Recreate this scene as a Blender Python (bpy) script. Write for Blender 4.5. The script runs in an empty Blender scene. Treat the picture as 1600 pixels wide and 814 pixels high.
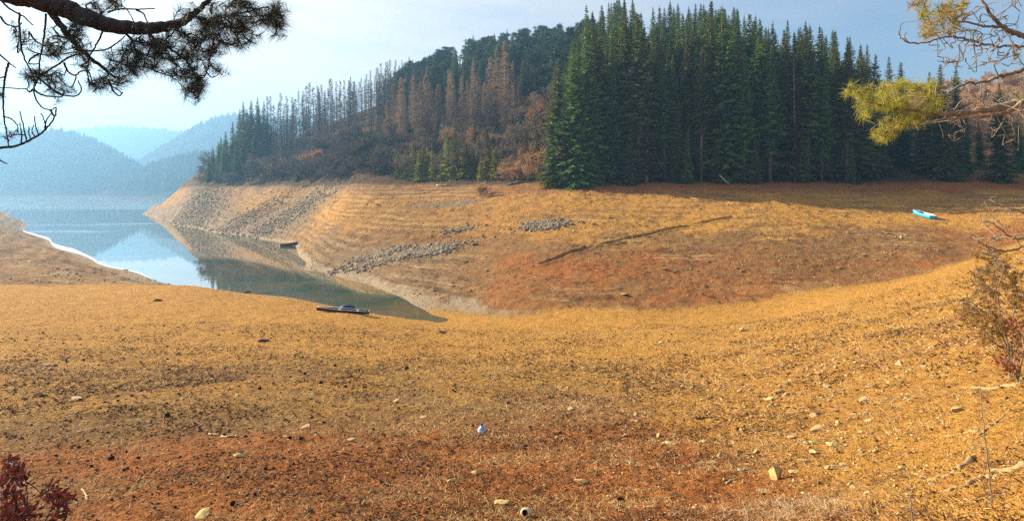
import bpy, math, random
import numpy as np
from mathutils import Vector

SC = bpy.context.scene
COL = SC.collection
F, HZ, EYE = 953.0, 298.0, 11.0          # calibration of the photograph: focal length, horizon row, eye height over the water
R0 = np.random.default_rng(7)

def W(px, py, D):
    return ((px-800)/F*D, D, EYE+(HZ-py)/F*D)

# ------------------------------------------------------------------ noise
def _h(ix, iy, s):
    h = (ix.astype(np.int64)*374761393 + iy.astype(np.int64)*668265263 + s*974634779) & 0xffffffff
    h = ((h ^ (h >> 13))*1274126177) & 0xffffffff
    h = h ^ (h >> 16)
    return (h & 0xffffff)/float(0xffffff)
def vn(x, y, s=0):
    x = np.asarray(x, float); y = np.asarray(y, float)
    ix = np.floor(x); iy = np.floor(y); fx = x-ix; fy = y-iy
    fx = fx*fx*(3-2*fx); fy = fy*fy*(3-2*fy)
    a = _h(ix, iy, s); b = _h(ix+1, iy, s); c = _h(ix, iy+1, s); d = _h(ix+1, iy+1, s)
    return (a*(1-fx)+b*fx)*(1-fy)+(c*(1-fx)+d*fx)*fy
def fbm(x, y, s=0, o=4):
    t = 0; a = .5; n = 0
    for k in range(o):
        t = t+a*vn(x*2**k+17.3*k, y*2**k-9.1*k, s+k); n += a; a *= .5
    return t/n-.5
def sstep(a, b, x):
    t = np.clip((x-a)/(b-a), 0, 1); return t*t*(3-2*t)

# ------------------------------------------------------------------ mesh helpers
class MB:
    def __init__(s): s.v = []; s.t = []; s.q = []; s.n = 0
    def add(s, V, tris=None, quads=None):
        V = np.asarray(V, float).reshape(-1, 3)
        if tris is not None and len(tris): s.t.append(np.asarray(tris, int).reshape(-1, 3)+s.n)
        if quads is not None and len(quads): s.q.append(np.asarray(quads, int).reshape(-1, 4)+s.n)
        s.v.append(V); s.n += len(V)
    def tube(s, pts, rad, sides=6, cap=True):
        P = np.asarray(pts, float); n = len(P)
        rad = np.broadcast_to(np.asarray(rad, float), (n,))
        T = np.gradient(P, axis=0); T /= np.linalg.norm(T, axis=1)[:, None]+1e-9
        up = np.array([0, 0, 1.]) if abs(T[0][2]) < .9 else np.array([1., 0, 0])
        A = np.cross(T, up); A /= np.linalg.norm(A, axis=1)[:, None]+1e-9
        B = np.cross(T, A)
        an = np.arange(sides)*2*math.pi/sides
        V = P[:, None, :]+rad[:, None, None]*(np.cos(an)[None, :, None]*A[:, None, :]+np.sin(an)[None, :, None]*B[:, None, :])
        q = []
        for i in range(n-1):
            for k in range(sides):
                k2 = (k+1) % sides
                q.append((i*sides+k, i*sides+k2, (i+1)*sides+k2, (i+1)*sides+k))
        V = V.reshape(-1, 3); t = []
        if cap:
            c0 = len(V); V = np.vstack([V, P[0], P[-1]])
            for k in range(sides):
                k2 = (k+1) % sides
                t.append((c0, k2, k)); t.append((c0+1, (n-1)*sides+k, (n-1)*sides+k2))
        s.add(V, t, q)
    def needles(s, P0, P1, w, rng):
        P0 = np.asarray(P0, float).reshape(-1, 3); P1 = np.asarray(P1, float).reshape(-1, 3); n = len(P0)
        if not n: return
        d = P1-P0; c = np.cross(d, rng.normal(size=(n, 3))); c /= np.linalg.norm(c, axis=1)[:, None]+1e-9
        c *= np.broadcast_to(np.asarray(w, float), (n,))[:, None]*.5
        V = np.stack([P0+c, P0-c, P1], 1).reshape(-1, 3)
        s.add(V, np.arange(3*n).reshape(-1, 3))
    def strips(s, P0, P1, w0, w1, rng):
        P0 = np.asarray(P0, float).reshape(-1, 3); P1 = np.asarray(P1, float).reshape(-1, 3); n = len(P0)
        if not n: return
        d = P1-P0; c = np.cross(d, rng.normal(size=(n, 3))); c /= np.linalg.norm(c, axis=1)[:, None]+1e-9
        a = c*np.broadcast_to(np.asarray(w0, float), (n,))[:, None]*.5
        b = c*np.broadcast_to(np.asarray(w1, float), (n,))[:, None]*.5
        V = np.stack([P0+a, P0-a, P1-b, P1+b], 1).reshape(-1, 3)
        s.add(V, None, np.arange(4*n).reshape(-1, 4))
    def leaves(s, P, L, Wd, rng, flat=.5):
        P = np.asarray(P, float).reshape(-1, 3); n = len(P)
        d = rng.normal(size=(n, 3)); d[:, 2] *= flat; d /= np.linalg.norm(d, axis=1)[:, None]+1e-9
        c = np.cross(d, rng.normal(size=(n, 3))); c /= np.linalg.norm(c, axis=1)[:, None]+1e-9
        L = np.broadcast_to(np.asarray(L, float), (n,))[:, None]; Wd = np.broadcast_to(np.asarray(Wd, float), (n,))[:, None]
        V = np.stack([P, P+d*L*.45+c*Wd*.5, P+d*L, P+d*L*.45-c*Wd*.5], 1).reshape(-1, 3)
        s.add(V, None, np.arange(4*n).reshape(-1, 4))
    def box(s, x0, x1, y0, y1, z0, z1):
        V = [(x, y, z) for z in (z0, z1) for y in (y0, y1) for x in (x0, x1)]
        s.add(V, None, [(0, 2, 3, 1), (4, 5, 7, 6), (0, 1, 5, 4), (2, 6, 7, 3), (0, 4, 6, 2), (1, 3, 7, 5)])
    def mesh(s, name, mat, smooth=False):
        V = np.vstack(s.v) if s.v else np.zeros((0, 3))
        t = np.vstack(s.t) if s.t else np.zeros((0, 3), int)
        q = np.vstack(s.q) if s.q else np.zeros((0, 4), int)
        m = bpy.data.meshes.new(name)
        m.vertices.add(len(V)); m.vertices.foreach_set('co', V.astype(np.float32).ravel())
        nl = t.size+q.size; m.loops.add(nl)
        m.loops.foreach_set('vertex_index', np.concatenate([t.ravel(), q.ravel()]).astype(np.int32))
        m.polygons.add(len(t)+len(q))
        st = np.concatenate([np.arange(len(t))*3, len(t)*3+np.arange(len(q))*4]).astype(np.int32)
        m.polygons.foreach_set('loop_start', st)
        if smooth: m.polygons.foreach_set('use_smooth', np.ones(len(t)+len(q), bool))
        m.update(calc_edges=True); m.validate()
        if mat: m.materials.append(mat)
        return m
    def build(s, name, mat, parent=None, smooth=False, link=True):
        o = bpy.data.objects.new(name, s.mesh(name, mat, smooth))
        if link: COL.objects.link(o)
        if parent: o.parent = parent
        return o

def tag(o, label=None, cat=None, group=None, kind=None):
    if label: o['label'] = label
    if cat: o['category'] = cat
    if group: o['group'] = group
    if kind: o['kind'] = kind
    return o
def empty(name, loc=(0, 0, 0), rz=0, link=True):
    o = bpy.data.objects.new(name, None); o.empty_display_size = .2
    if link: COL.objects.link(o)
    o.location = loc; o.rotation_euler = (0, 0, rz)
    return o
def place(proto, loc, rz=0, s=1.0, label=None, cat=None, group=None, rot=None, sz=None, sxy=1.0):
    """copy a prototype thing and each of its parts into the scene"""
    def cp(o, par):
        c = o.copy(); COL.objects.link(c)
        if par: c.parent = par
        for ch in KIDS.get(o.name, []): cp(ch, c)
        return c
    r = cp(proto, None)
    r.location = loc; r.rotation_euler = rot if rot else (0, 0, rz)
    r.scale = (s*sxy, s*sxy, s*(sz or 1))
    tag(r, label, cat, group)
    return r
KIDS = {}
def proto(name, parts):
    """an unlinked thing: parts = [(name, MB, material, smooth)]"""
    r = bpy.data.objects.new(name, None); r.empty_display_size = .2
    KIDS[r.name] = [mb.build(n, m, None, sm, link=False) for n, mb, m, sm in parts]
    return r
def proto1(name, mb, m, smooth=False):
    return mb.build(name, m, None, smooth, link=False)

ORD = ['first', 'second', 'third', 'fourth', 'fifth', 'sixth', 'seventh', 'eighth', 'ninth', 'tenth', 'eleventh', 'twelfth', 'thirteenth',
       'fourteenth', 'fifteenth', 'sixteenth', 'seventeenth', 'eighteenth', 'nineteenth', 'twentieth', 'twenty-first', 'twenty-second',
       'twenty-third', 'twenty-fourth', 'twenty-fifth', 'twenty-sixth', 'twenty-seventh', 'twenty-eighth', 'twenty-ninth', 'thirtieth']

# ------------------------------------------------------------------ materials
class NT:
    def __init__(s, m):
        m.use_nodes = True; s.t = m.node_tree; s.t.nodes.clear()
    def n(s, typ, ins=None, **kw):
        x = s.t.nodes.new(typ)
        for k, v in kw.items(): setattr(x, k, v)
        for k, v in (ins or {}).items():
            if isinstance(v, tuple) and len(v) == 2 and hasattr(v[0], 'outputs'): s.t.links.new(v[0].outputs[v[1]], x.inputs[k])
            elif hasattr(v, 'outputs'): s.t.links.new(v.outputs[0], x.inputs[k])
            else: x.inputs[k].default_value = v
        return x
    def mix(s, f, a, b, typ='MIX'):
        x = s.t.nodes.new('ShaderNodeMixRGB'); x.blend_type = typ
        for k, v in (('Fac', f), ('Color1', a), ('Color2', b)):
            if hasattr(v, 'outputs'): s.t.links.new(v.outputs[0], x.inputs[k])
            elif isinstance(v, tuple) and hasattr(v[0], 'outputs'): s.t.links.new(v[0].outputs[v[1]], x.inputs[k])
            else: x.inputs[k].default_value = (*v, 1) if isinstance(v, tuple) and len(v) == 3 else v
        return x
    def ma(s, op, a, b=0.0, c=0.0, clamp=False):
        x = s.t.nodes.new('ShaderNodeMath'); x.operation = op; x.use_clamp = clamp
        for k, v in enumerate((a, b, c)):
            if hasattr(v, 'outputs'): s.t.links.new(v.outputs[0], x.inputs[k])
            elif isinstance(v, tuple): s.t.links.new(v[0].outputs[v[1]], x.inputs[k])
            else: x.inputs[k].default_value = v
        return x
    def noise(s, co, scale, det=3, rough=.6):
        return s.n('ShaderNodeTexNoise', {'Vector': co, 'Scale': scale, 'Detail': float(det), 'Roughness': rough})
    def mr(s, v, a, b, c=0., d=1.):
        return s.n('ShaderNodeMapRange', {'Value': v, 'From Min': a, 'From Max': b, 'To Min': c, 'To Max': d})
    def out(s, sh, vol=None):
        o = s.n('ShaderNodeOutputMaterial')
        if sh: s.t.links.new(sh.outputs[0], o.inputs['Surface'])
        if vol: s.t.links.new(vol.outputs[0], o.inputs['Volume'])

def plain(name, c1, c2=None, scale=8, rough=.8, bump=.0, spec=.3, trans=0, vary=0.0, metal=0, hue=1.0):
    """Principled with a noise mixed between two colours; optional translucency for leaves and per-object variation"""
    m = bpy.data.materials.new(name); t = NT(m)
    co = t.n('ShaderNodeTexCoord')
    c2 = c2 or tuple(x*.6 for x in c1)
    nz = t.noise((co, 'Object'), scale, 4)
    col = t.mix(t.mr(nz, .3, .7), c1, c2)
    if vary:
        oi = t.n('ShaderNodeObjectInfo')
        hs = t.n('ShaderNodeHueSaturation', {'Color': col, 'Hue': t.mr((oi, 'Random'), 0, 1, .5-.05*vary*hue, .5+.05*vary*hue),
                                             'Value': t.mr((oi, 'Random'), 0, 1, 1-.4*vary, 1+.5*vary)})
        col = hs
    p = t.n('ShaderNodeBsdfPrincipled', {'Base Color': col, 'Roughness': rough, 'Specular IOR Level': spec, 'Metallic': metal})
    if bump:
        b = t.n('ShaderNodeBump', {'Height': nz, 'Strength': bump, 'Distance': .02}); t.t.links.new(b.outputs[0], p.inputs['Normal'])
    if trans:
        tr = t.n('ShaderNodeBsdfTranslucent', {'Color': col})
        t.out(t.n('ShaderNodeMixShader', {0: trans, 1: p, 2: tr}))
    else: t.out(p)
    return m
HAZE, SKYS, CLOUD, EXPO = .0006, .062, 6.5, 1.58
DEN = False
# ------------------------------------------------------------------ terrain: heights in metres over the water at (column of the photo, distance)
CT = {
 -850: [(3,8.9),(10,7.0),(20,5.0),(40,3.0),(80,3.5),(150,9),(300,18),(500,40)],
 -300: [(3,8.7),(7,7.5),(13,5.9),(20,4.7),(30,3.6),(45,2.7),(60,2.2),(80,2.6),(110,3.6),(160,5),(230,5.5),(330,4),(420,-1),(520,-5)],
 0: [(3,8.65),(6,7.75),(13,5.95),(20,4.66),(30,3.4),(45,2.3),(58,1.6),(66,1.0),(75,.8),(100,1.5),(150,2),(220,1.9),(300,1.0),(335,-.5),(400,-3),(550,-5)],
 60: [(20,4.64),(45,2.25),(58,1.55),(66,.95),(80,.9),(110,1.0),(135,.5),(146,0),(165,-1.0),(220,-1.2),(300,-2.5)],
 120: [(6,7.75),(13,5.95),(20,4.65),(30,3.35),(45,2.2),(58,1.5),(68,.8),(80,.8),(95,.5),(107,0),(120,-1),(200,-3),(500,-5)],
 200: [(45,2.15),(60,1.4),(70,.6),(80,.25),(84,0),(95,-1),(150,-3),(300,-2.5),(420,-4)],
 225: [(300,-1),(349,-.2),(400,-2)],
 240: [(235,-.8),(262,0),(280,2.5),(300,4),(330,0.2),(400,-3)],
 270: [(190,-.9),(223,0),(245,5),(270,9),(300,5),(330,0),(400,-3)],
 300: [(3,8.65),(6,7.75),(13,5.95),(20,4.6),(30,3.2),(45,2.1),(60,1.6),(66,.6),(69.5,0),(75,-.6),(100,-2),(150,-2),(184,0),(195,3),(212,8),(230,12.3),(250,15),(300,16),(400,0)],
 370: [(6,7.75),(13,5.95),(20,4.6),(30,3.1),(45,1.95),(60,.9),(66,0),(72,-.6),(100,-2),(140,-1),(152,0),(165,3),(185,7),(205,11.8),(225,16),(260,22),(300,25),(400,10)],
 450: [(13,5.9),(20,4.55),(30,3.05),(45,1.8),(56,1.0),(63,0),(70,-.6),(95,-1.2),(118,-.6),(128,0),(140,2.6),(160,7),(180,12.2),(200,17),(230,27),(260,32),(300,34),(400,20)],
 480: [(78,-.4),(86,.1),(100,.55),(120,1.2),(130,2.6)],
 500: [(50,1.15),(59.5,0),(64,-.5),(72,-.5),(78,-.25),(83,0),(95,.9)],
 580: [(50,.7),(54.8,0),(60,-.45),(66,-.4),(71,0),(76,.5),(85,1.6)],
 615: [(48,.75),(53.4,0),(57,-.35),(61,-.25),(65,0),(70,.7)],
 685: [(46,.6),(50.5,.02),(52.5,-.03),(54.5,.06),(58,.25)],
 540: [(20,4.5),(30,2.9),(45,1.5),(52,.9),(57,0),(63,-.5),(70,-.3),(76,0),(90,1.5),(105,4.2),(125,8.4),(150,12.6),(180,21),(220,33),(260,42),(320,44),(400,25)],
 640: [(6,7.75),(13,5.9),(20,4.5),(30,2.75),(40,1.5),(48,.6),(52.2,0),(55,-.2),(57.5,-.12),(60.5,.02),(67,.6),(80,2.2),(95,4.6),(115,8.8),(138,12.6),(165,21),(200,33),(250,50),(300,55),(400,40)],
 720: [(30,2.7),(40,1.45),(46,.6),(50,.12),(53,.08),(57,.25),(64,1),(80,3),(95,5.6),(112,9),(130,12.6),(160,22),(200,37),(250,57),(300,62),(400,50)],
 800: [(3,8.65),(6,7.75),(13,5.95),(20,4.5),(30,2.8),(38,1.8),(44,.9),(48,.5),(52,.5),(58,1.2),(70,2.7),(85,5.1),(100,8.1),(115,11.3),(122,12.7),(150,21),(190,36),(250,60),(300,66),(400,55)],
 900: [(6,7.8),(13,6),(20,4.55),(30,2.8),(40,1.65),(44,1.0),(47,.8),(52,1.1),(60,2),(75,4.2),(90,7),(105,10.7),(113,12.5),(130,18),(150,27),(190,42),(250,62),(300,66),(400,50)],
 1050: [(6,7.9),(13,6.15),(20,4.75),(30,3.1),(40,1.95),(46,1.0),(50,.8),(56,1.3),(65,2.6),(80,5.2),(95,8.4),(106,11.5),(112,12.7),(130,18),(150,28),(190,42),(250,55),(400,50)],
 1200: [(5,8.15),(10,7.0),(20,5.05),(30,3.65),(40,2.5),(47,1.3),(54,1.2),(62,2.2),(75,4.5),(90,7.6),(102,10.8),(112,12.8),(130,18),(150,27),(190,38),(250,45),(400,45)],
 1350: [(4,8.6),(8,7.75),(14,6.8),(20,5.95),(30,4.8),(40,4.0),(47,3.5),(53,2.4),(60,1.9),(66,2.4),(75,4.2),(88,7),(100,10.2),(112,12.6),(130,16.5),(150,21),(200,33),(280,50)],
 1450: [(4,8.75),(8,8.05),(14,7.2),(20,6.5),(30,5.6),(45,4.85),(52,3.6),(62,2.6),(70,4),(88,7.4),(100,10),(112,12.6),(130,16),(160,23),(220,42),(280,54)],
 1520: [(3,9),(6,8.5),(10,8.0),(15,7.4),(20,6.95),(30,6.35),(42,6.15),(48,5.5),(56,4.4),(66,3.6),(75,5),(88,7.8),(100,10.2),(112,12.5),(130,17),(160,25),(220,45),(280,58)],
 1600: [(3,9.1),(5,8.9),(8,8.65),(12,8.35),(20,7.9),(30,7.6),(42,7.3),(50,6.6),(60,5.6),(70,5.6),(85,8),(100,10.4),(112,12.6),(130,17),(160,26),(220,47),(280,61)],
 2450: [(3,9.3),(8,9.2),(20,9.5),(40,10),(70,10),(100,11),(150,16),(250,35)],
}
SA = 2.2
_c = []
for px, l in CT.items():
    a = math.atan((px-800)/F)
    for D, z in l: _c.append((a*SA, math.log(D/math.cos(a)), z))
for px in (-850, 0, 800, 1600, 2450):
    a = math.atan((px-800)/F); _c.append((a*SA, math.log(1.0), 9.4))
_c = np.array(_c)
def _k(d2): return .5*d2*np.log(d2+1e-12)
n = len(_c)
d2 = ((_c[:, None, :2]-_c[None, :, :2])**2).sum(2)
A = np.zeros((n+3, n+3)); A[:n, :n] = _k(d2)+np.eye(n)*2e-4
A[:n, n:] = np.c_[np.ones(n), _c[:, :2]]; A[n:, :n] = A[:n, n:].T
_w = np.linalg.solve(A, np.r_[_c[:, 2], 0, 0, 0])
GA = np.linspace(-1.12, 1.12, 420); GL = np.linspace(0, math.log(560), 620)
gx, gy = np.meshgrid(GA*SA, GL, indexing='ij'); GZ = np.zeros(gx.shape)
for i in range(n): GZ += _w[i]*_k((gx-_c[i, 0])**2+(gy-_c[i, 1])**2)
GZ += _w[n]+_w[n+1]*gx+_w[n+2]*gy

GUL = [(-850,60),(0,62),(300,66),(540,58),(720,54),(800,50),(1050,50),(1200,53),(1350,59),(1450,62),(1520,66),(1600,67),(2450,70)]
_ga = np.array([math.atan((p-800)/F) for p, _ in GUL]); _gd = np.array([d/math.cos(a) for (p, d), a in zip(GUL, _ga)])
def base(x, y):
    x = np.asarray(x, float); y = np.asarray(y, float)
    a = np.clip(np.arctan2(x, y), GA[0], GA[-1]); l = np.clip(np.log(np.hypot(x, y)+1e-6), 0, GL[-1])
    fa = (a-GA[0])/(GA[1]-GA[0]); fl = l/(GL[1]-GL[0])
    i = np.clip(fa.astype(int), 0, len(GA)-2); j = np.clip(fl.astype(int), 0, len(GL)-2); fa = fa-i; fl = fl-j
    return (GZ[i, j]*(1-fa)+GZ[i+1, j]*fa)*(1-fl)+(GZ[i, j+1]*(1-fa)+GZ[i+1, j+1]*fa)*fl
def farm(x, y):
    a = np.arctan2(x, y); r = np.hypot(x, y)
    return sstep(-2, 4, r-np.interp(a, _ga, _gd))
def segd(x, y, pl):
    """distance to a polyline and the side"""
    d = np.full(np.shape(x), 1e9)
    for (x0, y0), (x1, y1) in zip(pl[:-1], pl[1:]):
        L = (x1-x0)**2+(y1-y0)**2
        t = np.clip(((x-x0)*(x1-x0)+(y-y0)*(y1-y0))/L, 0, 1)
        d = np.minimum(d, np.hypot(x-x0-t*(x1-x0), y-y0-t*(y1-y0)))
    return d
TRENCH = []
def height(x, y):
    x = np.asarray(x, float); y = np.asarray(y, float)
    b = base(x, y); r = np.hypot(x, y); fm = farm(x, y)
    land = sstep(-.05, .5, b)
    z = b+(1-fm)*land*sstep(2, 5, r)*(.17*fbm(x/2.2, y/2.2, 3, 4)+.12*fbm(x/.5, y/.5, 5, 3)+.05*fbm(x/.13, y/.13, 8, 2))
    z = z+fm*land*(.5*fbm(x/9, y/9, 11, 4)+.32*fbm(x/1.6, y/1.6, 15, 3)+.2*fbm(x/.55, y/.55, 17, 2))
    # strand lines left by the falling water: small steps that follow the contour
    ph = b/.62+.9*fbm(x/14, y/14, 21, 3)
    st = (ph-np.floor(ph)); st = sstep(0, .75, st)-st
    amp = fm*sstep(2.4, 4.2, b-.02*np.clip(x, 0, 60)+1.5*(x < -15))*(1-sstep(11, 13, b))*(.1+.9*sstep(.35, .65, vn(x/7, y/7, 33)))
    z = z+st*.55*amp
    for pl, wd, dp in TRENCH:
        d = segd(x, y, pl)+.5*fbm(x/1.5, y/1.5, 41, 2)
        z = z-dp*np.exp(-(d/wd)**2)+.4*dp*np.exp(-((d-2.0*wd)/wd)**2)
    z = z+sstep(11.8, 15, b)*fm*1.2*fbm(x/6, y/6, 51, 3)
    return z
def zat(x, y): return float(height(np.array([x]), np.array([y]))[0])
_D = np.exp(np.linspace(math.log(2.2), math.log(420), 5000))
def hit(px, py, dmin=2.2):
    D = _D[_D >= dmin]; x = (px-800)/F*D; zr = EYE+(HZ-py)/F*D
    k = np.nonzero(np.maximum(height(x, D), 0) >= zr)[0]
    if not len(k): return None
    k = k[0]; return (float(x[k]), float(D[k]), float(max(zr[k], 0)))
def xy(px, py, dmin=2.2):
    h = hit(px, py, dmin); return (h[0], h[1])
_tr = [([xy(p, q, 56) for p, q in ((1145,340),(1100,348),(1050,358),(1000,370),(960,378),(920,387),(880,400),(845,412))], .28, .36),
       ([xy(p, q, 56) for p, q in ((925,384),(870,381),(800,375),(740,371),(680,372),(620,378),(565,388))], .24, .4),
       ([xy(p, q, 56) for p, q in ((500,300),(600,322),(700,328),(850,333))], .5, .3)]
TRENCH += _tr

# ground sheet
aa = np.concatenate([np.linspace(-math.pi, -1.25, 26)[:-1], np.linspace(-1.25, -.76, 46)[:-1], np.linspace(-.76, .76, 660), np.linspace(.76, 1.25, 46)[1:], np.linspace(1.25, math.pi, 26)[1:]])
rr = np.concatenate([[.02], np.geomspace(.9, 3.2, 26)[:-1], np.geomspace(3.2, 46, 430)[:-1], np.linspace(46, 135, 300)[:-1], np.geomspace(135, 420, 130)[:-1], np.geomspace(420, 9000, 26)])
AA, RR = np.meshgrid(aa, rr, indexing='ij')
X = RR*np.sin(AA); Y = RR*np.cos(AA); Z = height(X, Y)
far = sstep(430, 620, RR)
Z = Z*(1-far)+far*np.where(np.abs(AA) < .62, np.minimum(Z, 6.0)-14, Z*.5)
na, nr = AA.shape
idx = np.arange(na*nr).reshape(na, nr)
Q = np.stack([idx[:-1, :-1], idx[:-1, 1:], idx[1:, 1:], idx[1:, :-1]], -1).reshape(-1, 4)
gm = MB(); gm.add(np.stack([X, Y, Z], -1).reshape(-1, 3), None, Q)

def ell(cx, cy, rx, ry, rot=0, soft=1.0):
    c, s = math.cos(math.radians(rot)), math.sin(math.radians(rot))
    u = ((X-cx)*c+(Y-cy)*s)/rx; v = (-(X-cx)*s+(Y-cy)*c)/ry
    return np.exp(-(u*u+v*v)**soft)
def ep(px, py, rx, ry, rot=0, soft=1.0, dmin=2.2):
    x, y = xy(px, py, dmin); return ell(x, y, rx, ry, rot, soft)
fm = farm(X, Y); B = base(X, Y)
n1 = fbm(X/5, Y/5, 61, 4); n2 = fbm(X/1.7, Y/1.7, 65, 4); n3 = fbm(X/16, Y/16, 71, 3)
nr_ = 1-fm
red = nr_*(1.0*sstep(19, 8, RR)*(.85+1.1*n2)+.9*ep(420, 700, 2.6, 1.2)+.7*ep(640, 740, 2.4, 1.0)+.6*ep(900, 700, 4, 1.2)+.35*ep(150, 560, 9, 6)+.4*ep(1200, 660, 2.5, 1.5))
red = red*(1-.75*nr_*sstep(2.2, 4.5, X))
GDd = np.interp(np.arctan2(X, Y), _ga, _gd)
low = fm*sstep(4.2+5*n3, 2.2+5*n3, B-(.8+.0*X)-.028*np.clip(X, 0, 60))
lowr = low*sstep(-16, 4, X)
red = red+.54*lowr*(.7+1.3*n2+1.4*n3)+fm*.35*sstep(.05, .3, n3+n2*.4)*sstep(2, 4, B)
red = red+fm*.8*sstep(9.6, 11.4, B)*sstep(14, 12, B)*sstep(5, 20, X)
grey = fm*(.7*ell(*xy(440, 345, 100), 17, 12, 30)+.5*ell(*xy(310, 325, 150), 34, 9, -60)+.35*low*sstep(6, -14, X))
for p, q, a, b, r in ((620, 400, 5.2, 1.9, 8), (590, 398, 3, 1.4, 0), (665, 393, 3, 1.6, 20), (715, 360, 1.6, 1.2, 0), (850, 352, 2.5, 2, 0), (700, 320, 6, 2, 0)):
    grey = grey+.95*ell(*xy(p, q, 60), a, b, r)
grey = grey+fm*.25*sstep(-25, -60, X)+fm*.12*sstep(20, -20, X)
grey = grey+nr_*(.35*ep(60, 575, 6, 1.5)+.25*ep(330, 620, 3, 1.0))+.2*ell(*xy(130, 418), 12, 10, -30)*sstep(-.1, .2, n1)*fm
gold = nr_*(.85*sstep(19, 34, RR)+.75*sstep(.02, .22, n3+.5*n1)*sstep(12, 20, RR)+1.0*sstep(1.8, 4.5, X)*sstep(60, 40, RR))
gold = gold+fm*(.95*sstep(3.4, 5.2, B-.028*np.clip(X, 0, 60)+3*n1)*sstep(11.6, 9.8, B+2*n1)*(.55+.45*sstep(-10, 30, X))*(.8+.8*n2)+.55*ell(*xy(640, 424, 56), 6, 1.6, 10))
brn = nr_*sstep(.0, .16, fbm(X/3.1, Y/3.1, 161, 4))*sstep(30, 18, RR)
gold = gold*(1-.6*brn)*(1-.4*nr_*sstep(16, 9, RR)*sstep(5.5, 2.5, X)); red = red+.35*brn*sstep(.5, -.5, n1)
gold = gold+nr_*1.2*ep(1575, 720, 1.0, 1.4)+nr_*.5*ep(1300, 560, 6, 6)
gold = gold+fm*.4*sstep(-18, -50, X)*sstep(1.5, 3, B)*sstep(12.5, 11, B)*(.6+1.2*n2)
gold = gold*(1-.85*sstep(.2, .8, grey))
mud = sstep(.75, .12, B+.7*n2)*sstep(-.6, -.05, B)*fm*sstep(-110, -60, X)*sstep(9, -2, X)
mud = mud+.8*sstep(.5, .05, B+.3*n2)*fm*sstep(-50, -70, X)*sstep(-.5, 0, B)
lit = sstep(11.6, 13.2, B+1.2*n1)*fm*(1-.75*sstep(60, 95, X))
grn = nr_*(.55*sstep(.0, .2, n3+.3*n2)*sstep(9, 17, RR)*sstep(36, 25, RR)+.4*ep(800, 590, 7, 3))*(1-sstep(3, 6, X))+fm*.7*ell(*xy(1340, 294, 90), 11, 3)
wet = sstep(.25, -.1, B)
strand = np.sin(2*math.pi*(B/.8+1.6*fbm(X/13, Y/13, 21, 4)))*.5+.45*np.sin(2*math.pi*(B/.23+2.2*fbm(X/9, Y/9, 27, 4)))
lb = fm*sstep(-28, -40, X)*sstep(170, 110, Y)*sstep(-.1, .3, B)*(B < 4)
gold = gold+lb*(.25+.9*n2); red = red+lb*.22; grey = grey*(1-.6*lb)
strand = .5+.5*strand*fm*sstep(.1, .5, B)*(1-sstep(11.5, 12.5, B))*np.clip(.3+3.2*fbm(X/7, Y/7, 29, 4)+.5*sstep(5, -25, X), 0, 1)*(1-.8*np.clip(red, 0, 1))
mesh = gm.mesh('ground', None, True)
for nm, ch in (('soil', (red, grey, gold)), ('cover', (mud, lit, grn))):
    at = mesh.attributes.new(nm, 'FLOAT_COLOR', 'POINT')
    d = np.ones((na*nr, 4), np.float32)
    for k in range(3): d[:, k] = np.clip(ch[k], 0, 1).ravel()
    at.data.foreach_set('color', d.ravel())
at = mesh.attributes.new('strand', 'FLOAT', 'POINT'); at.data.foreach_set('value', strand.astype(np.float32).ravel())
ground = bpy.data.objects.new('ground', mesh); COL.objects.link(ground); tag(ground, kind='structure')

m = bpy.data.materials.new('dry lake bed soil'); t = NT(m)
co = t.n('ShaderNodeTexCoord'); O = (co, 'Object')
s1 = t.n('ShaderNodeAttribute', attribute_name='soil'); s2 = t.n('ShaderNodeAttribute', attribute_name='cover')
c1 = t.n('ShaderNodeSeparateColor', {0: s1}); c2 = t.n('ShaderNodeSeparateColor', {0: s2})
nA = t.noise(O, .7, 6, .65); nB = t.noise(O, 5, 5, .7); nC = t.noise(O, 26, 4, .7); nD = t.noise(O, 2.2, 6, .75)
def edged(ch, nz, k=1.35):   # break the soft patch borders up with noise
    return t.ma('MULTIPLY', t.mr(t.ma('ADD', (ch[0], ch[1]), t.ma('MULTIPLY', t.ma('SUBTRACT', nz, .5), k)), .18, .78), 1.0)
col = t.mix(t.mr(nA, .35, .65), (.30, .16, .06), (.20, .095, .035))
col = t.mix(edged((c1, 'Red'), nD), col, t.mix(t.mr(nB, .3, .7), (.42, .135, .026), (.25, .082, .024)))
col = t.mix(edged((c1, 'Blue'), nD), col, t.mix(t.mr(nB, .3, .7), (.58, .30, .058), (.42, .195, .042)))
col = t.mix(t.ma('MULTIPLY', edged((c2, 'Blue'), nA), .4), col, (.24, .15, .035))
col = t.mix(edged((c1, 'Green'), nB, 1.1), col, t.mix(t.mr(nC, .3, .7), (.33, .25, .17), (.13, .095, .065)))
col = t.mix(edged((c2, 'Red'), nB, .6), col, t.mix(t.mr(nC, .3, .7), (.44, .35, .24), (.28, .2, .125)))
col = t.mix(edged((c2, 'Green'), nD), col, t.mix(t.mr(nB, .3, .7), (.07, .04, .02), (.04, .024, .014)))
col = t.mix(t.mr(nC, .52, .72), col, t.mix(.55, col, (.52, .36, .18)))
col = t.mix(t.mr(nC, .44, .28), col, t.mix(.72, col, (.05, .022, .01)))
sa = t.n('ShaderNodeAttribute', attribute_name='strand')
col = t.mix(t.mr((sa, 'Fac'), .5, .15), col, t.mix(.66, col, (.085, .048, .026)))
col = t.mix(t.mr((sa, 'Fac'), .55, .95), col, t.mix(.5, col, (.55, .41, .22)))
nE = t.noise(O, 9, 5, .8)
col = t.mix(t.mr(nE, .42, .3), col, t.mix(.6, col, (.06, .026, .012)))
col = t.mix(t.mr(nE, .6, .72), col, t.mix(.45, col, (.5, .36, .2)))
nF = t.noise(O, 1.1, 7, .8)
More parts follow.
